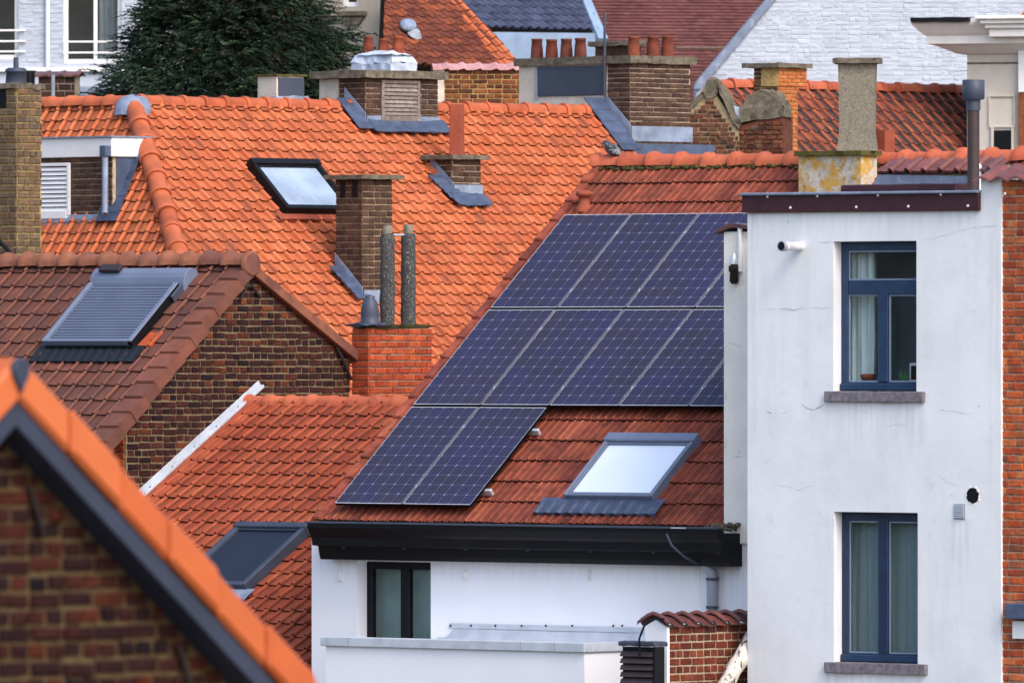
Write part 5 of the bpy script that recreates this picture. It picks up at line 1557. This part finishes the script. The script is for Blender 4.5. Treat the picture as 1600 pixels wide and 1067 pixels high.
# small slab cap further back
fb = fL.off(-.5)
MB().box(fb, fb.hit(918, 80)[0], fb.hit(985, 80)[0], fb.hit(950, 72)[1], fb.hit(950, 65)[1], -.3, .0).build('back_cap', M_['concrete'], o, rough=.006)
MB().box(fb, fb.hit(926, 80)[0], fb.hit(980, 80)[0], ht, fb.hit(950, 72)[1], -.25, -.05).build('back_stack', M_['b_brown'], o)
pm_ = fL.hit3(949, 150) + fL.n * .05
tag(MB().tube([pm_, pm_ + Vector((0, 0, fL.hit(949, 21)[1] - fL.hit(949, 150)[1]))], [.022, .016], 8).build('mast', M_['anth']), 'thin grey mast standing against the wide chimney', 'mast')

# dormer in the wing
pd_ = RW.hit3(176, 347)
fDL, fDR = frames_at_corner(pd_, PHW)
dl = -fDL.hit(20, 300)[0]; dr = .5
dh = fDL.hit(176, 245)[1]; dt = fDL.hit(176, 215)[1]
do = MB().box(fDL, -dl, -.004, -.3, dh, -dr, -.004).build('dormer', M_['m_pink'], hD)
MB().box(fDR, .06, dr, -.2, dh, .0, .012).build('cheek', M_['lead_d'], do)
lay_bricks(do, hD, fDL, [(-dl, 0), (0, 0), (0, dh), (-dl, dh)], M_['b_brown'], .068, .2, .011, 'stretch', hide=[[(0, 0), (66, 0), (66, 400), (0, 400)], [(60, 255), (112, 255), (112, 345), (60, 345)]], maxobj=295)
MB().box(fDL, -dl, .04, dh, dt, -dt / math.tan(R(PW2)) + .03, .05).build('dormer_fascia', M_['whitepaint'], do, bevel=.006)
MB().box(fDL, -dl - .02, .06, dt, dt + .02, -dt / math.tan(R(PW2)) + .0, .08).build('dormer_roof', M_['lead'], do)
a0_, a1_ = fDL.hit(50, 300)[0], fDL.hit(112, 300)[0]; b0_, b1_ = fDL.hit(90, 342)[1], fDL.hit(90, 255)[1]
MB().box(fDL, a1_ - .045, a1_, b0_, b1_, .012, .05).box(fDL, a0_, a1_ - .045, b1_ - .04, b1_, .012, .048).box(fDL, a0_, a1_ - .045, b0_, b0_ + .1, .012, .06).build('shutter_frame', M_['whitepaint'], do, bevel=.004)
n = 10
for k in range(n):
    y0 = b0_ + .1 + k * (b1_ - b0_ - .14) / n; dy = (b1_ - b0_ - .14) / n
    MB().add([fDL.P(a0_, y0, .045), fDL.P(a1_ - .045, y0, .045), fDL.P(a1_ - .045, y0 + dy * .72, .02), fDL.P(a0_, y0 + dy * .72, .02), fDL.P(a0_, y0 - .006, .02), fDL.P(a1_ - .045, y0 - .006, .02)], [(0, 1, 2, 3), (1, 0, 4, 5)]).build('slat', M_['whitepaint'], do)
MB().box(fDL, a0_, a1_ - .04, b0_ + .05, b1_, .0, .013).build('shutter_back', M_['black'], do)
MB().box(fDL, -dl, .02, -.12, .10, .0, .05).build('dormer_sill', M_['lead'], do, rough=.006)
dpp = fDL.P(-.03, 0, .10)
MB().tube([dpp + Vector((0, 0, dh + .05)), dpp + Vector((0, 0, .20)), dpp + Vector((0, -.06, .10))], .04, 10).build('dormer_downpipe', M_['lead'], do)
MB().box(wf(dpp, PHW), -.06, .06, dh - .0, dh + .14, -.05, .05).build('hopper', M_['lead_d'], do, bevel=.01)
# slates along the dormer cheek
(a0, b0), (a1, b1) = RW.hit(178, 352), RW.hit(222, 235)
n = 9
for k in range(n):
    x0 = a0 + (a1 - a0) * (k + .3) / n; y0 = b0 + (b1 - b0) * k / n; y1 = b0 + (b1 - b0) * (k + 1.15) / n
    MB().prism(RW, [(x0 - .25, y0), (x0 + .13, y0), (x0 + .13, y1), (x0 - .25, y1)], .095, .108 + .005 * (k % 2)).build('slate', M_['lead_d'], roofW)

# ================================================================ things farther back
# brick wall with pink coping tiles
def small_wall(name, label, px0, px1, ytop, ybot, D, phi, brick, mort, ch, copx, cop_y, endw=0, tile='t_coping', bond='english', L=.2, nt=6):
    p = at(px0, ybot, D); f = wf(p, phi)
    h = thing(name, label, 'wall', p)
    w1 = f.hit(px1, ybot)[0]; h1 = f.hit(px0, ytop)[1]
    c = MB().box(f, 0, w1, -1.5, h1, -.3, -.004).build('wall', M_[mort], h)
    lay_bricks(c, h, f, [(0, -.1), (w1, -.1), (w1, h1), (0, h1)], M_[brick], ch, L, .014, bond, maxobj=120)
    x0, x1 = f.hit(copx[0], ytop)[0], f.hit(copx[1], ytop)[0]
    hc_ = f.hit(px0, cop_y)[1] - h1
    n = nt; dx = (x1 - x0) / n
    for k in range(n):
        vs, fs = [], []
        for i in range(7):
            t_ = i / 6
            zz = hc_ * .25 * (math.sin(math.pi * max(0, (t_ - .6) / .4)) if t_ > .6 else 0)
            for cc, hh in ((.07, -.01), (.068, .02), (-.15, hc_ * .8), (-.36, -.01)):
                vs.append(f.P(x0 + dx * (k + t_ * 1.06), h1 + hh + zz, cc))
        for i in range(6):
            for q in range(3): fs.append((i * 4 + q, i * 4 + 4 + q, i * 4 + 5 + q, i * 4 + 1 + q))
        MB().add(vs, fs).build('coping_tile', M_[tile], h)
    return h, f, h1, w1
M_['t_pink'] = pm('pink_coping', ['#c89a98', '#b98482', '#d0a8a6'], .5, .4, (8, .2), [('#8a5a54', 9, .5, .75, .6)], (40, .4, .005))
h, f, h1, w1 = small_wall('boundary_wall', 'ochre-jointed brick wall with pink coping tiles beside the wide chimney', 694, 830, 109, 165, 140, 5, 'b_tan', 'm_ochre', .066, (676, 830), 97, tile='t_pink', nt=6)
MB().box(f, f.hit(680, 130)[0], -.004, -1, h1 + .02, -.3, .02).build('render_end', M_['paleconc'], h, rough=.006)
h, f, h1, w1 = small_wall('boundary_wall', 'short brick pier with rippled brown coping at the foot of the white building', 60, 117, 120, 165, 150, -12, 'b_brown', 'm_pink', .10, (30, 124), 110, tile='t_coping', nt=4, bond='stretch')
p = at(46, 128, 149)
tag(MB().lathe(p, (0, 0, 1), [(.08, -.3), (.08, .16)], 12).build('vent_pipe', M_['black']), 'black vent pipe between the yellow chimney and the brick pier', 'pipe')
p = at(83, 160, 148.5)
tag(MB().tube([p - Vector((0, 0, .3)), p + Vector((0, 0, .4))], .028, 8).build('drain_pipe', M_['pipe']), 'thin grey drain pipe on the short brick pier', 'pipe')

# old gable with cement peak
fR_ = wf(at(1075, 265, 141), -14)
hR = thing('ruined_gable', 'old brick gable with a cement peak and a rounded stump', 'wall', fR_.P(.8, -1))
def ppoly(pts): return [fR_.hit(*q) for q in pts]
A_ = ppoly([(1076, 280), (1076, 172), (1111, 136), (1155, 205), (1155, 280)])
c = MB().prism(fR_, A_, -.35, -.004).build('wall', M_['m_buff'], hR)
lay_bricks(c, hR, fR_, ppoly([(1077, 262), (1077, 178), (1111, 150), (1155, 215), (1155, 262)]), M_['b_old'], .062, .14, .014, 'mixed', rough=2.2)
B_ = ppoly([(1155, 280), (1155, 196), (1224, 180), (1224, 280)])
c2 = MB().prism(fR_, B_, -.6, -.006).build('wall', M_['b_old'], hR)
lay_bricks(c2, hR, fR_.off(.003), ppoly([(1156, 262), (1156, 196), (1224, 182), (1224, 262)]), M_['b_old'], .062, .14, .012, 'mixed', rough=2.2)
MB().prism(fR_, ppoly([(1072, 170), (1100, 141), (1104, 147), (1077, 176)]), -.4, .03).build('cement_verge', M_['concrete'], hR, rough=.006)
MB().prism(fR_, ppoly([(1100, 142), (1106, 128), (1112, 122), (1119, 124), (1124, 136), (1119, 150), (1106, 156)]), -.35, .045).build('cement_peak', M_['concrete'], hR, rough=.008)
MB().prism(fR_, ppoly([(1120, 132), (1125, 134), (1159, 192), (1155, 203), (1148, 196)]), -.35, .03).build('cement_verge', M_['concrete'], hR, rough=.006)
MB().prism(fR_, ppoly([(1157, 194)] + [(1191 - 34 * math.cos(R(g_)), 174 - (30 + 3 * math.sin(g_)) * math.sin(R(g_))) for g_ in range(0, 181, 12)] + [(1225, 182), (1205, 186), (1180, 190)]), -.55, .04).build('cement_stump', M_['concrete'], hR, rough=.018)
MB().prism(fR_, ppoly([(1146, 166), (1160, 168), (1157, 196), (1154, 190)]), -.1, .012).build('valley_flashing', M_['zinc'], hR)
crack([(1103, 200), (1104, 182), (1111, 173), (1120, 178), (1124, 186)], .012, 'crackd', fR_.off(.02))

# orange brick chimney
pO = at(1215, 262, 143.5)
fO = frames_at_corner(pO, TER)
hO = thing('chimney', 'slim orange brick chimney under a flat concrete slab', 'chimney', pO - Vector((0, 0, .5)))
wl = -fO[0].hit(1178, 150)[0]; wr = fO[1].hit(1246, 150)[0]; ht = fO[0].hit(1215, 106)[1]; hm = fO[0].hit(1215, 135)[1]
c = MB().box(fO[0], -wl + .004, -.004, -.5, ht, -wr + .004, -.004).build('stack', M_['m_ochre'], hO)
op = (fO[0].hit(1196, 120)[0], fO[0].hit(1214, 120)[0], fO[0].hit(1200, 127)[1], fO[0].hit(1200, 109)[1])
lay_bricks(c, hO, fO[0], [(-wl, -.1), (0, -.1), (0, ht), (-wl, ht)], M_['b_old'], .056, .2, .012, 'stretch', openings=[op])
lay_bricks(c, hO, fO[1], [(0, -.1), (wr, -.1), (wr, hm), (0, hm)], M_['b_orange'], .056, .2, .014, 'stretch', phase=1)
f2_ = fO[1].off(.02)
wr2 = f2_.hit(1260, 120)[0]
MB().box(f2_, -.02, wr2, hm, ht, -.3, -.002).build('head', M_['m_ochre'], hO)
lay_bricks(c, hO, f2_.off(.004), [(-.02, hm), (wr2, hm), (wr2, ht), (-.02, ht)], M_['b_orange'], .056, .2, .014, 'stretch')
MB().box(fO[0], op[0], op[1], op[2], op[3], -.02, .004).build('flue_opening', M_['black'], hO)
MB().box(fO[0], -wl - .14, .10, ht, ht + .065, -wr - .22, .1).build('cap', M_['concrete'], hO, rough=.003)

# lichened pantile roof between the chimneys and the cornice
O_Q = at(1112, 136, 150)
RQ = rf(O_Q, 44, 41)
hQ = thing('house', 'house with dark lichened pantiles between the concrete shaft and cornice', 'house', ground_of(O_Q + Vector((2, 0, 0))))
aq = RQ.hit(1510, 140)[0]
qp = [(0, 0), (0, -1.75), (aq, -1.75), (aq, 0)]
O_Q2 = RQ.P(0, 0)
roofQ = roof_slab(hQ, RQ, qp, M_['batten'])
lay_tiles(roofQ, hQ, RQ, qp, .214, .252, 'pan', M_['t_back'], [[(1308, 90), (1370, 90), (1370, 250), (1308, 250)], [(1178, 90), (1248, 90), (1248, 250), (1158, 250)]], t=.02, rollw=.34, rollh=.045, b0=-1.8)
ridge_tiles(roofQ, RQ.P(0, 0, .02), RQ.P(aq, 0, .02), .11, .4, M_['ridge_m'])
MB().box(RQ, .1, aq - .1, -1.7, -.3, -6, -.4).build('house_core', M_['m_grey'], hQ)

# silver dressed chimney with three pots
pM = at(612, 165, 143)
fM = frames_at_corner(pM, PHD - 90)
hM = thing('chimney', 'chimney wrapped in silver flashing with three short clay pots', 'chimney', pM)
wl, wr = .62, .42
bsr = MB()
l0 = fM[0].hit(549, 100)[0]; r0 = fM[1].hit(651, 100)[0]
z0, z1, z2, z3 = [fM[0].hit(612, y)[1] for y in (165, 98, 86, 79)]
bsr.box(fM[0], l0, 0, z0, z1, -r0, 0)
def frust(m, f, l, r, za, zb, i):
    q = [f.P(l, za, 0), f.P(0, za, 0), f.P(0, za, -r), f.P(l, za, -r), f.P(l + i, zb, -i), f.P(-i, zb, -i), f.P(-i, zb, -r + i), f.P(l + i, zb, -r + i)]
    m.add(q, [(0, 1, 5, 4), (1, 2, 6, 5), (2, 3, 7, 6), (3, 0, 4, 7), (4, 5, 6, 7)])
frust(bsr, fM[0], l0 - .02, r0 + .02, z1, z2, .05)
frust(bsr, fM[0], l0 + .08, r0 - .08, z2, z3, .14)
bsr.build('stack', M_['silver'], hM, rough=.012)
cen = fM[0].off(-r0 / 2)
pots2(hM, z3 - .03, [(575.5, 57), (599, 61), (622, 57)], cen, 0, 8.5)

# grey rendered house and its mottled roof
pL = at(605, 160, 158)
fLg, fRg = frames_at_corner(pL, -30)
hL = thing('house', 'grey rendered house with a mottled orange and brown tile roof', 'house', ground_of(pL))
lw = -fLg.hit(495, 60)[0]
top_ = fLg.hit(605, -60)[1]
wnd = (fLg.hit(533, 10)[0], fLg.hit(560, 10)[0], fLg.hit(546, 11)[1], fLg.hit(546, -40)[1])
wall_slab(hL, fLg, -lw, 0, -pL.z, top_, 1.2, M_['greyrender'], [wnd])
window(hL, fLg, *wnd, .06, 'whitepaint', .07, [], 'room_d', [(wnd[0], wnd[1], wnd[2], wnd[3], 'pot', .15, .01, 2)])
a0_, a1_ = fLg.hit(530, 20)[0], fLg.hit(574, 20)[0]
MB().box(fLg, a0_, a1_, fLg.hit(550, 26)[1], fLg.hit(550, 18)[1], .0, .09).build('sill', M_['concrete'], hL, bevel=.01)
MB().prism(fLg, [fLg.hit(x, y) for x, y in ((533, 27), (570, 27), (563, 40), (540, 40))], .0, .06).build('corbel', M_['concrete'], hL, bevel=.008)
O_L = at(650, 107, 156)
RL = rf(O_L, 44, 41)
lp = [RL.hit(*q) for q in ((600, -20), (600, 108), (812, 108), (700, -20))]
lp[1] = (lp[1][0], lp[2][1])
roofL = roof_slab(hL, RL, lp, M_['batten'])
lay_tiles(roofL, hL, RL, lp, .225, .165, 'pan', M_['t_brick'], [[(560, 40), (650, 40), (650, 115), (560, 115)]], t=.02, rollw=.36, rollh=.04)
# newer orange tiles along the verge
va, vb_ = RL.hit(700, -12), RL.hit(810, 104)
n = 12
tm = tile_mesh(.225, .165, 'pan', .02, .06, .36, .04, 3); tm.materials.append(M_['t_orange'])
for k in range(n + 1):
    x = va[0] + (vb_[0] - va[0]) * k / n - .23; y = va[1] + (vb_[1] - va[1]) * k / n
    y = lp[1][1] + round((y - lp[1][1]) / .165) * .165
    for s_ in range(2 if k > 5 else 1):
        tag(put('roof_tile', tm, RL.M(x - s_ * .225, y, .006), roofL), 'newer bright orange tile along the sloping edge')
p = RL.hit3(636, 50)
MB().lathe(p + Vector((0, 0, -.02)), RL.n + Vector((-.35, -.2, .0)), [(.06, 0), (.06, .13), (.14, .14), (.125, .19), (.06, .22)], 14).build('roof_cowl', M_['lead'], roofL)
MB().lathe(p + Vector((.11, -.12, -.04)), RL.n, [(.13, 0), (.06, .08)], 12).build('cowl_base', M_['pipe'], roofL)

# slate blue roof
O_S = at(780, 50, 174)
RO = rf(O_S, 44, 41)
hO2 = thing('house', 'house with a slate-blue tile roof and a pale blue wall beneath', 'house', ground_of(O_S))
op_ = [RO.hit(*q) for q in ((690, -30), (700, 50), (940, 50), (890, -30))]
op_[1] = (op_[1][0], op_[2][1])
roofO = roof_slab(hO2, RO, op_, M_['batten'])
lay_tiles(roofO, hO2, RO, op_, .2, .185, 'pan', M_['t_slate'], [[(600, -10), (715, -10), (815, 110), (600, 110)]], t=.02, rollw=.4, rollh=.04)
M_['blue_wall'] = pm('pale_blue_board', ['#7f93ad', '#8398b2'], .7, .3, (3, .15), [('#5e708c', 5, .5, .8, .5, (1, 1, .2))], None)
fw_ = wf(RO.P(0, op_[1][1], -.05), 20)
MB().box(fw_, fw_.hit(740, 60)[0], fw_.hit(930, 60)[0], -3, -.02, -1.5, 0).build('wall', M_['blue_wall'], hO2)
vo = [RO.hit(x, y) for x, y in ((893, -30), (905, -30), (947, 66), (932, 66))]
MB().prism(RO, vo, -.1, .08).build('verge_board', M_['blue_wall'], hO2)

# dark red roof and white painted gable
O_P = at(1000, 80, 188)
RP = rf(O_P, 12, 46)
hP = thing('house', 'white painted brick gable house with a dark red plain tile roof', 'house', ground_of(O_P + Vector((3, 0, 0))))
pp = [RP.hit(*q) for q in ((880, -30), (880, 170), (1110, 170), (1255, -30))]
pp[1] = (pp[1][0], pp[2][1])
roofP = roof_slab(hP, RP, pp, M_['red_tile'])
tmf = tile_mesh(.125, .1, 'flat', .03, .04, 0, 0, 1)
its = []
amin, amax = min(q[0] for q in pp), max(q[0] for q in pp); bmin, bmax = min(q[1] for q in pp), max(q[1] for q in pp)
j = 0
while bmin + j * .085 < bmax:
    y = bmin + j * .085
    i = 0
    while amin + i * .125 < amax:
        x = amin + i * .125 + (.05 if j % 2 else 0)
        if inpoly(x + .05, y + .05, pp): its.append((tmf, RP.M(x, y, random.gauss(0, .002))))
        i += 1
    j += 1
joined('roof_tiles', its, M_['red_tile'], roofP)
MB().box(RP, RP.hit(1055, 80)[0], RP.hit(1130, 80)[0], RP.hit(1090, 81)[1], RP.hit(1090, 79.5)[1], .06, .09).build('ridge_strip', M_['concrete'], roofP)
fP = wf(at(1092, 160, 172), 6)
gp = [fP.hit(*q) for q in ((1088, 175), (1088, 138), (1222, -14), (1660, -14), (1660, 175))]
wP = MB().prism(fP, gp, -.3, -.006).build('gable_wall', M_['b_white'], hP)
lay_bricks(wP, hP, fP.off(-.010), gp, M_['b_white'], .076, .21, .012, 'mixed', rough=2.0, maxobj=0)
vp = [fP.hit(x, y) for x, y in ((1083, 140), (1086, 130), (1208, -14), (1224, -14), (1094, 141))]
MB().prism(fP, vp, -.1, .07).build('verge_flashing', M_['lead'], hP, bevel=.01)

# classical cornice
fS = wf(at(1512, 230, 152), -18)
hS = thing('building', 'pale classical building corner with a heavy moulded cornice', 'building', ground_of(fS.o))
def pb(x0, x1, y0, y1, c0, c1, name, mat, par=None, bev=.006):
    a0, a1 = fS.hit(x0, (y0 + y1) / 2)[0], fS.hit(x1, (y0 + y1) / 2)[0]
    b1, b0 = fS.hit(x0, y0)[1], fS.hit(x0, y1)[1]
    return MB().box(fS, a0, a1, b0, b1, c0, c1).build(name, M_[mat], par or hS, bevel=bev)
pb(1511, 1660, 72, 420, -1.5, 0, 'wall', 'frieze')
pb(1511, 1594, 98, 101, .0, .008, 'joint', 'concrete')
def corn(x0, x1, tiers, dep, name):
    for k, (xl, y0, y1) in enumerate(tiers):
        pb(xl, x1, y0, y1, -1.2, dep[k], name, 'ceil', None, .01)
m = MB()
prf = [(1510, 85), (1498, 85), (1470, 73), (1458, 70), (1458, 58), (1452, 54), (1440, 42), (1438, 38), (1438, 31)]
vs, fs = [], []
n = len(prf)
z0_ = fS.hit(1512, 60)[0]
for (x, y) in prf:
    a = fS.hit(x, y)[0]; b = fS.hit(x, y)[1]; out = fS.hit(1510, y)[0] - a
    vs += [fS.P(a, b, out * .8 - .05), fS.P(fS.hit(1660, y)[0], b, out * .8 - .05), fS.P(a, b, -1.5)]
for i in range(n - 1):
    fs += [(i * 3, i * 3 + 1, i * 3 + 4, i * 3 + 3), (i * 3 + 2, i * 3, i * 3 + 3, i * 3 + 5)]
e = (n - 1) * 3
vs += [fS.P(fS.hit(1660, 31)[0], vs[e][2] * 0 + fS.hit(1438, 31)[1], -1.5)]
fs.append((e, e + 1, len(vs) - 1, e + 2))
MB().add(vs, fs).build('cornice', M_['ceil'], hS)
a0_, a1_ = fS.hit(1440, 35)[0], fS.hit(1531, 35)[0]
MB().box(fS, a0_, a1_, fS.hit(1440, 37)[1], fS.hit(1440, 30)[1], -.3, .62).build('gutter', M_['black'], hS, rough=.004)
# nearer cornice return
f3 = fS.off(.55)
def pb3(x0, x1, y0, y1, c, name='cornice_return', mat='ceil'):
    a0, a1 = f3.hit(x0, y0)[0], f3.hit(x1, y0)[0]
    MB().box(f3, a0, a1, f3.hit(x0, y1)[1], f3.hit(x0, y0)[1], -.9, c).build(name, M_[mat], hS, bevel=.008)
pb3(1545, 1660, 45, 58, .0); pb3(1540, 1660, 38, 45, .06); pb3(1534, 1660, 31, 38, .12); pb3(1527, 1660, 25.5, 31, .18)
pb(1594, 1660, 60, 145, .0, .12, 'pilaster', 'whitepaint')
pb(1594, 1660, 146, 245, .0, .10, 'brick_pier', 'b_tan')
# recessed panel frame and small dark window
for q in ((1545, 1587, 149, 152), (1545, 1587, 197, 200), (1545, 1548, 152, 197), (1584, 1587, 152, 197)):
    pb(*q, .0, .03, 'panel_moulding', 'frieze', None, .004)
wn_ = pb(1553, 1581, 204, 240, .0, .012, 'window', 'black', None, 0)
for q in ((1549, 1553, 200, 240), (1581, 1585, 200, 240)):
    pb(*q, .0, .04, 'window_jamb', 'frieze', None, .004)
# red tile edge top right
hq = tag(MB().prism(f3, [f3.hit(x, y) for x, y in ((1590, 25), (1597, 18), (1640, 5), (1640, 25))], -.3, -.1).build('roof_edge', M_['t_back'], hS))

# white building with tall windows, top left
fJ = wf(at(0, 140, 165), -4)
hJ = thing('building', 'white painted brick building with tall railed windows behind the dark conifer', 'building', ground_of(fJ.hit3(120, 140)))
ops = []
for x0, x1, y1 in ((-70, 29, 93), (98, 190, 100)):
    ops.append((fJ.hit(x0, 0)[0], fJ.hit(x1, 0)[0], fJ.hit(50, y1)[1], fJ.hit(50, -60)[1]))
a0_, a1_ = fJ.hit(-90, 0)[0], fJ.hit(420, 0)[0]
tb_ = fJ.hit(50, -70)[1]
wJ = wall_slab(hJ, fJ, a0_, a1_, -fJ.o.z, tb_, .3, M_['b_white'], ops)
lay_bricks(wJ, hJ, fJ.off(-.006), [(a0_, fJ.hit(0, 106)[1]), (a1_, fJ.hit(0, 106)[1]), (a1_, fJ.hit(0, -12)[1]), (a0_, fJ.hit(0, -12)[1])], M_['b_white'], .07, .21, .012, 'stretch', openings=ops, rough=2, maxobj=0)
for (o0, o1, ob0, ob1), mv in zip(ops, (None, 148)):
    br = [] if mv is None else [('v', fJ.hit(mv, 50)[0], .06, ob0 + .05, ob1)]
    c0_ = o0 + (o1 - o0) * (.05 if mv is None else .56)
    wn = window(hJ, fJ, o0, o1, ob0, ob1, .10, 'whitepaint', .075, br, 'room_d', [(c0_, c0_ + .42, ob0, ob1, 'grey_curtain', .25, .03, 4)])
    ys = (48, 65, 81) if mv is None else (66, 83)
    for y in ys:
        b = fJ.hit(50, y)[1]
        MB().box(fJ, o0 + .01 - (.0), o1 + (.12 if mv is None else .02), b - .015, b + .015, .03, .055).build('rail', M_['whitepaint'], hJ, bevel=.004)
MB().box(fJ, a0_, a1_, fJ.hit(0, 113)[1], fJ.hit(0, 106)[1], .0, .08).build('ledge', M_['whitepaint'], hJ, bevel=.01)
MB().box(fJ, a0_, a1_, fJ.hit(0, 150)[1], fJ.hit(0, 136)[1], .012, .06).build('plinth', M_['lead'], hJ)
MB().tube([fJ.hit3(75, -20) + fJ.n * .06, fJ.hit3(75, 115) + fJ.n * .06], .035, 10).build('downpipe', M_['whitepaint'], hJ)

# conifer
rt = random.Random(11)
pT = at(352, 260, 148)
hT = thing('conifer', 'dark bushy conifer rising behind the orange ridge', 'tree', ground_of(pT))
s_ = 148 / FPX
MB().tube([Vector((pT.x, pT.y + .5, 0)), Vector((pT.x + .1, pT.y + .5, 8)), Vector((pT.x, pT.y + .5, 17)), Vector((pT.x, pT.y + .5, 19.5))], [.3, .22, .09, .03], 10).build('trunk', M_['bark'], hT)
def outline(y):   # left, right pixel edges at row y
    L_ = [(-140, 320), (-60, 270), (-20, 222), (10, 218), (40, 205), (60, 195), (85, 178), (110, 158), (130, 152), (200, 150), (330, 160)]
    R_ = [(-140, 400), (-60, 455), (-20, 508), (10, 512), (30, 508), (50, 540), (60, 556), (75, 552), (100, 545), (130, 535), (200, 520), (330, 500)]
    f = lambda T: np.interp(y, [q[0] for q in T], [q[1] for q in T])
    return f(L_), f(R_)
def spray(vs, fs, base, d, ln, rng):
    d = d.normalized()
    side = d.cross(Vector((0, 0, 1)))
    side = side.normalized() if side.length > .1 else Vector((1, 0, 0))
    n = 9
    for k in range(n):
        t = k / n
        p = base + d * ln * t + Vector((0, 0, -.22 * ln * t * t))
        for sg_ in (-1, 1):
            l2 = ln * .34 * (1 - t * .6) * rng.uniform(.7, 1.2)
            tip = p + (side * sg_ * rng.uniform(.5, 1) + d * rng.uniform(.5, 1) + Vector((0, 0, rng.uniform(-.5, .15)))).normalized() * l2
            wv = (tip - p).cross(Vector((rng.uniform(-1, 1), rng.uniform(-1, 1), rng.uniform(-1, 1)))).normalized() * l2 * .16
            b = len(vs)
            mid = (p + tip) / 2
            vs += [p, mid + wv, tip, mid - wv]
            fs.append((b, b + 1, b + 2, b + 3))
bvs = {'needle': ([], []), 'needle2': ([], []), 'needle3': ([], [])}
for c in range(820):
    y = rt.uniform(-110, 320) if rt.random() < .4 else rt.uniform(-40, 175)
    l, r = outline(y)
    cx, hw = (l + r) / 2, (r - l) / 2
    g_ = rt.uniform(-2.3, 2.3) if rt.random() < .85 else rt.uniform(-math.pi, math.pi)
    rr = rt.uniform(.55, .97) if c < 560 else rt.uniform(.1, .55)
    jag = c < 560 and rt.random() < .16
    if jag: rr = rt.uniform(.98, 1.10)
    x = cx + math.sin(g_) * hw * rr; dy = -math.cos(g_) * hw * s_ * rr * .8
    cpos = Vector(((x - CX) * s_, pT.y + dy, EYE - (y - CY) * s_))
    od = Vector((math.sin(g_), -math.cos(g_) * .8, rt.uniform(-.1, .5)))
    sz = rt.uniform(.16, .30); tone = rt.random()
    for k in range(19):
        o_ = Vector((rt.gauss(0, 1), rt.gauss(0, 1), rt.gauss(0, .8))) * sz * .55
        d = od * rt.uniform(.2, 1.1) + o_ * 2.2 + Vector((0, 0, -.25))
        vs, fs = bvs['needle2' if rt.random() < .08 else 'needle3' if (tone < .22 and rt.random() < .6) else 'needle']
        if jag: d = od * 1.4 + o_ * .8
        spray(vs, fs, cpos + o_ - od * (.35 if jag else .1), d, rt.uniform(.14, .28) * (1.5 if jag else 1), rt)
for mat, (vs, fs) in bvs.items():
    MB().add(vs, fs).build('crown', M_[mat], hT, kind='stuff')

# pigeon on the ridge end
pP = RS.P(-.0, 0, .165)
pP = at(966, 244, P0.y - .1)
pP = RS.P(.20, 0, .125)
hB = thing('pigeon', 'grey pigeon resting on the mossy ridge end beside the flashing', 'bird', pP)
s_ = P0.y / FPX
fv = wf(pP, -12)
spine = [(-15, 15, 1.2), (-14, 18, 3.2), (-12.5, 21, 4.3), (-10.5, 22, 4.3), (-9, 19, 4.6), (-7, 15.5, 7.2), (-3, 12.5, 9.4), (2, 9.5, 9.3), (7, 6.0, 7.4), (12, 2.0, 4.6), (18, -3, 3.0), (23, -7, 2.6), (26, -9.5, 1.4)]
vs, fs = [], []
seg = 12
for i, (x, y, r) in enumerate(spine):
    x0, y0, _ = spine[max(i - 1, 0)]; x1, y1, _ = spine[min(i + 1, len(spine) - 1)]
    tx, ty = x1 - x0, y1 - y0; l_ = math.hypot(tx, ty); nx, ny = -ty / l_, tx / l_
    flat = .45 if i > 9 else 1
    for k in range(seg):
        g_ = 2 * math.pi * k / seg
        vs.append(fv.P((x + nx * math.cos(g_) * r * flat) * s_, (y + ny * math.cos(g_) * r * flat) * s_, math.sin(g_) * r * (.95 if i < 10 else 1.3) * s_))
for i in range(len(spine) - 1):
    for k in range(seg):
        k2 = (k + 1) % seg
        fs.append((i * seg + k, i * seg + k2, (i + 1) * seg + k2, (i + 1) * seg + k))
fs += [tuple(range(seg)), tuple(range(len(vs) - 1, len(vs) - seg - 1, -1))]
MB().add(vs, fs, True).build('body', M_['dove'], hB)
for sg_ in (1, -1):
    vs, fs = [], []
    wsp = [(-5, 13.5, 3), (-1, 12, 6.5), (5, 8.5, 6.8), (11, 4, 4.6), (17, -1.5, 2.2), (19, -3.2, .6)]
    for i, (x, y, r) in enumerate(wsp):
        for k in range(7):
            g_ = math.pi * (k / 6) - math.pi / 2
            off_ = (9.6, 9.8, 9.2, 6.6, 4.2, 3.4)[i]
            vs.append(fv.P((x + .35 * math.sin(g_) * r) * s_, (y + math.sin(g_) * r) * s_, sg_ * (off_ * (.72 + .3 * math.cos(g_))) * s_))
    for i in range(len(wsp) - 1):
        for k in range(6): fs.append((i * 7 + k, i * 7 + k + 1, i * 7 + 8 + k, i * 7 + 7 + k))
    MB().add(vs, fs, True).build('wing', M_['dove_d'], hB)
MB().lathe(fv.P(-14.6 * s_, 20 * s_, 0), fv.u * -1 + Vector((0, 0, -.35)), [(1.5 * s_, 0), (.9 * s_, 2.6 * s_), (.2 * s_, 4.4 * s_)], 8).build('beak', M_['rust'], hB)
for sg_ in (1, -1):
    MB().lathe(fv.P(-13.0 * s_, 21.8 * s_, sg_ * 3.4 * s_), fv.n * sg_, [(.9 * s_, 0), (.5 * s_, .8 * s_)], 8).build('eye', M_['pot'], hB)
    MB().tube([fv.P(0, 3 * s_, sg_ * 2.6 * s_), fv.P(-1 * s_, -1 * s_, sg_ * 2.6 * s_), fv.P(-1 * s_, -4 * s_, sg_ * 2.6 * s_)], .8 * s_, 6).build('leg', M_['clayflue'], hB)
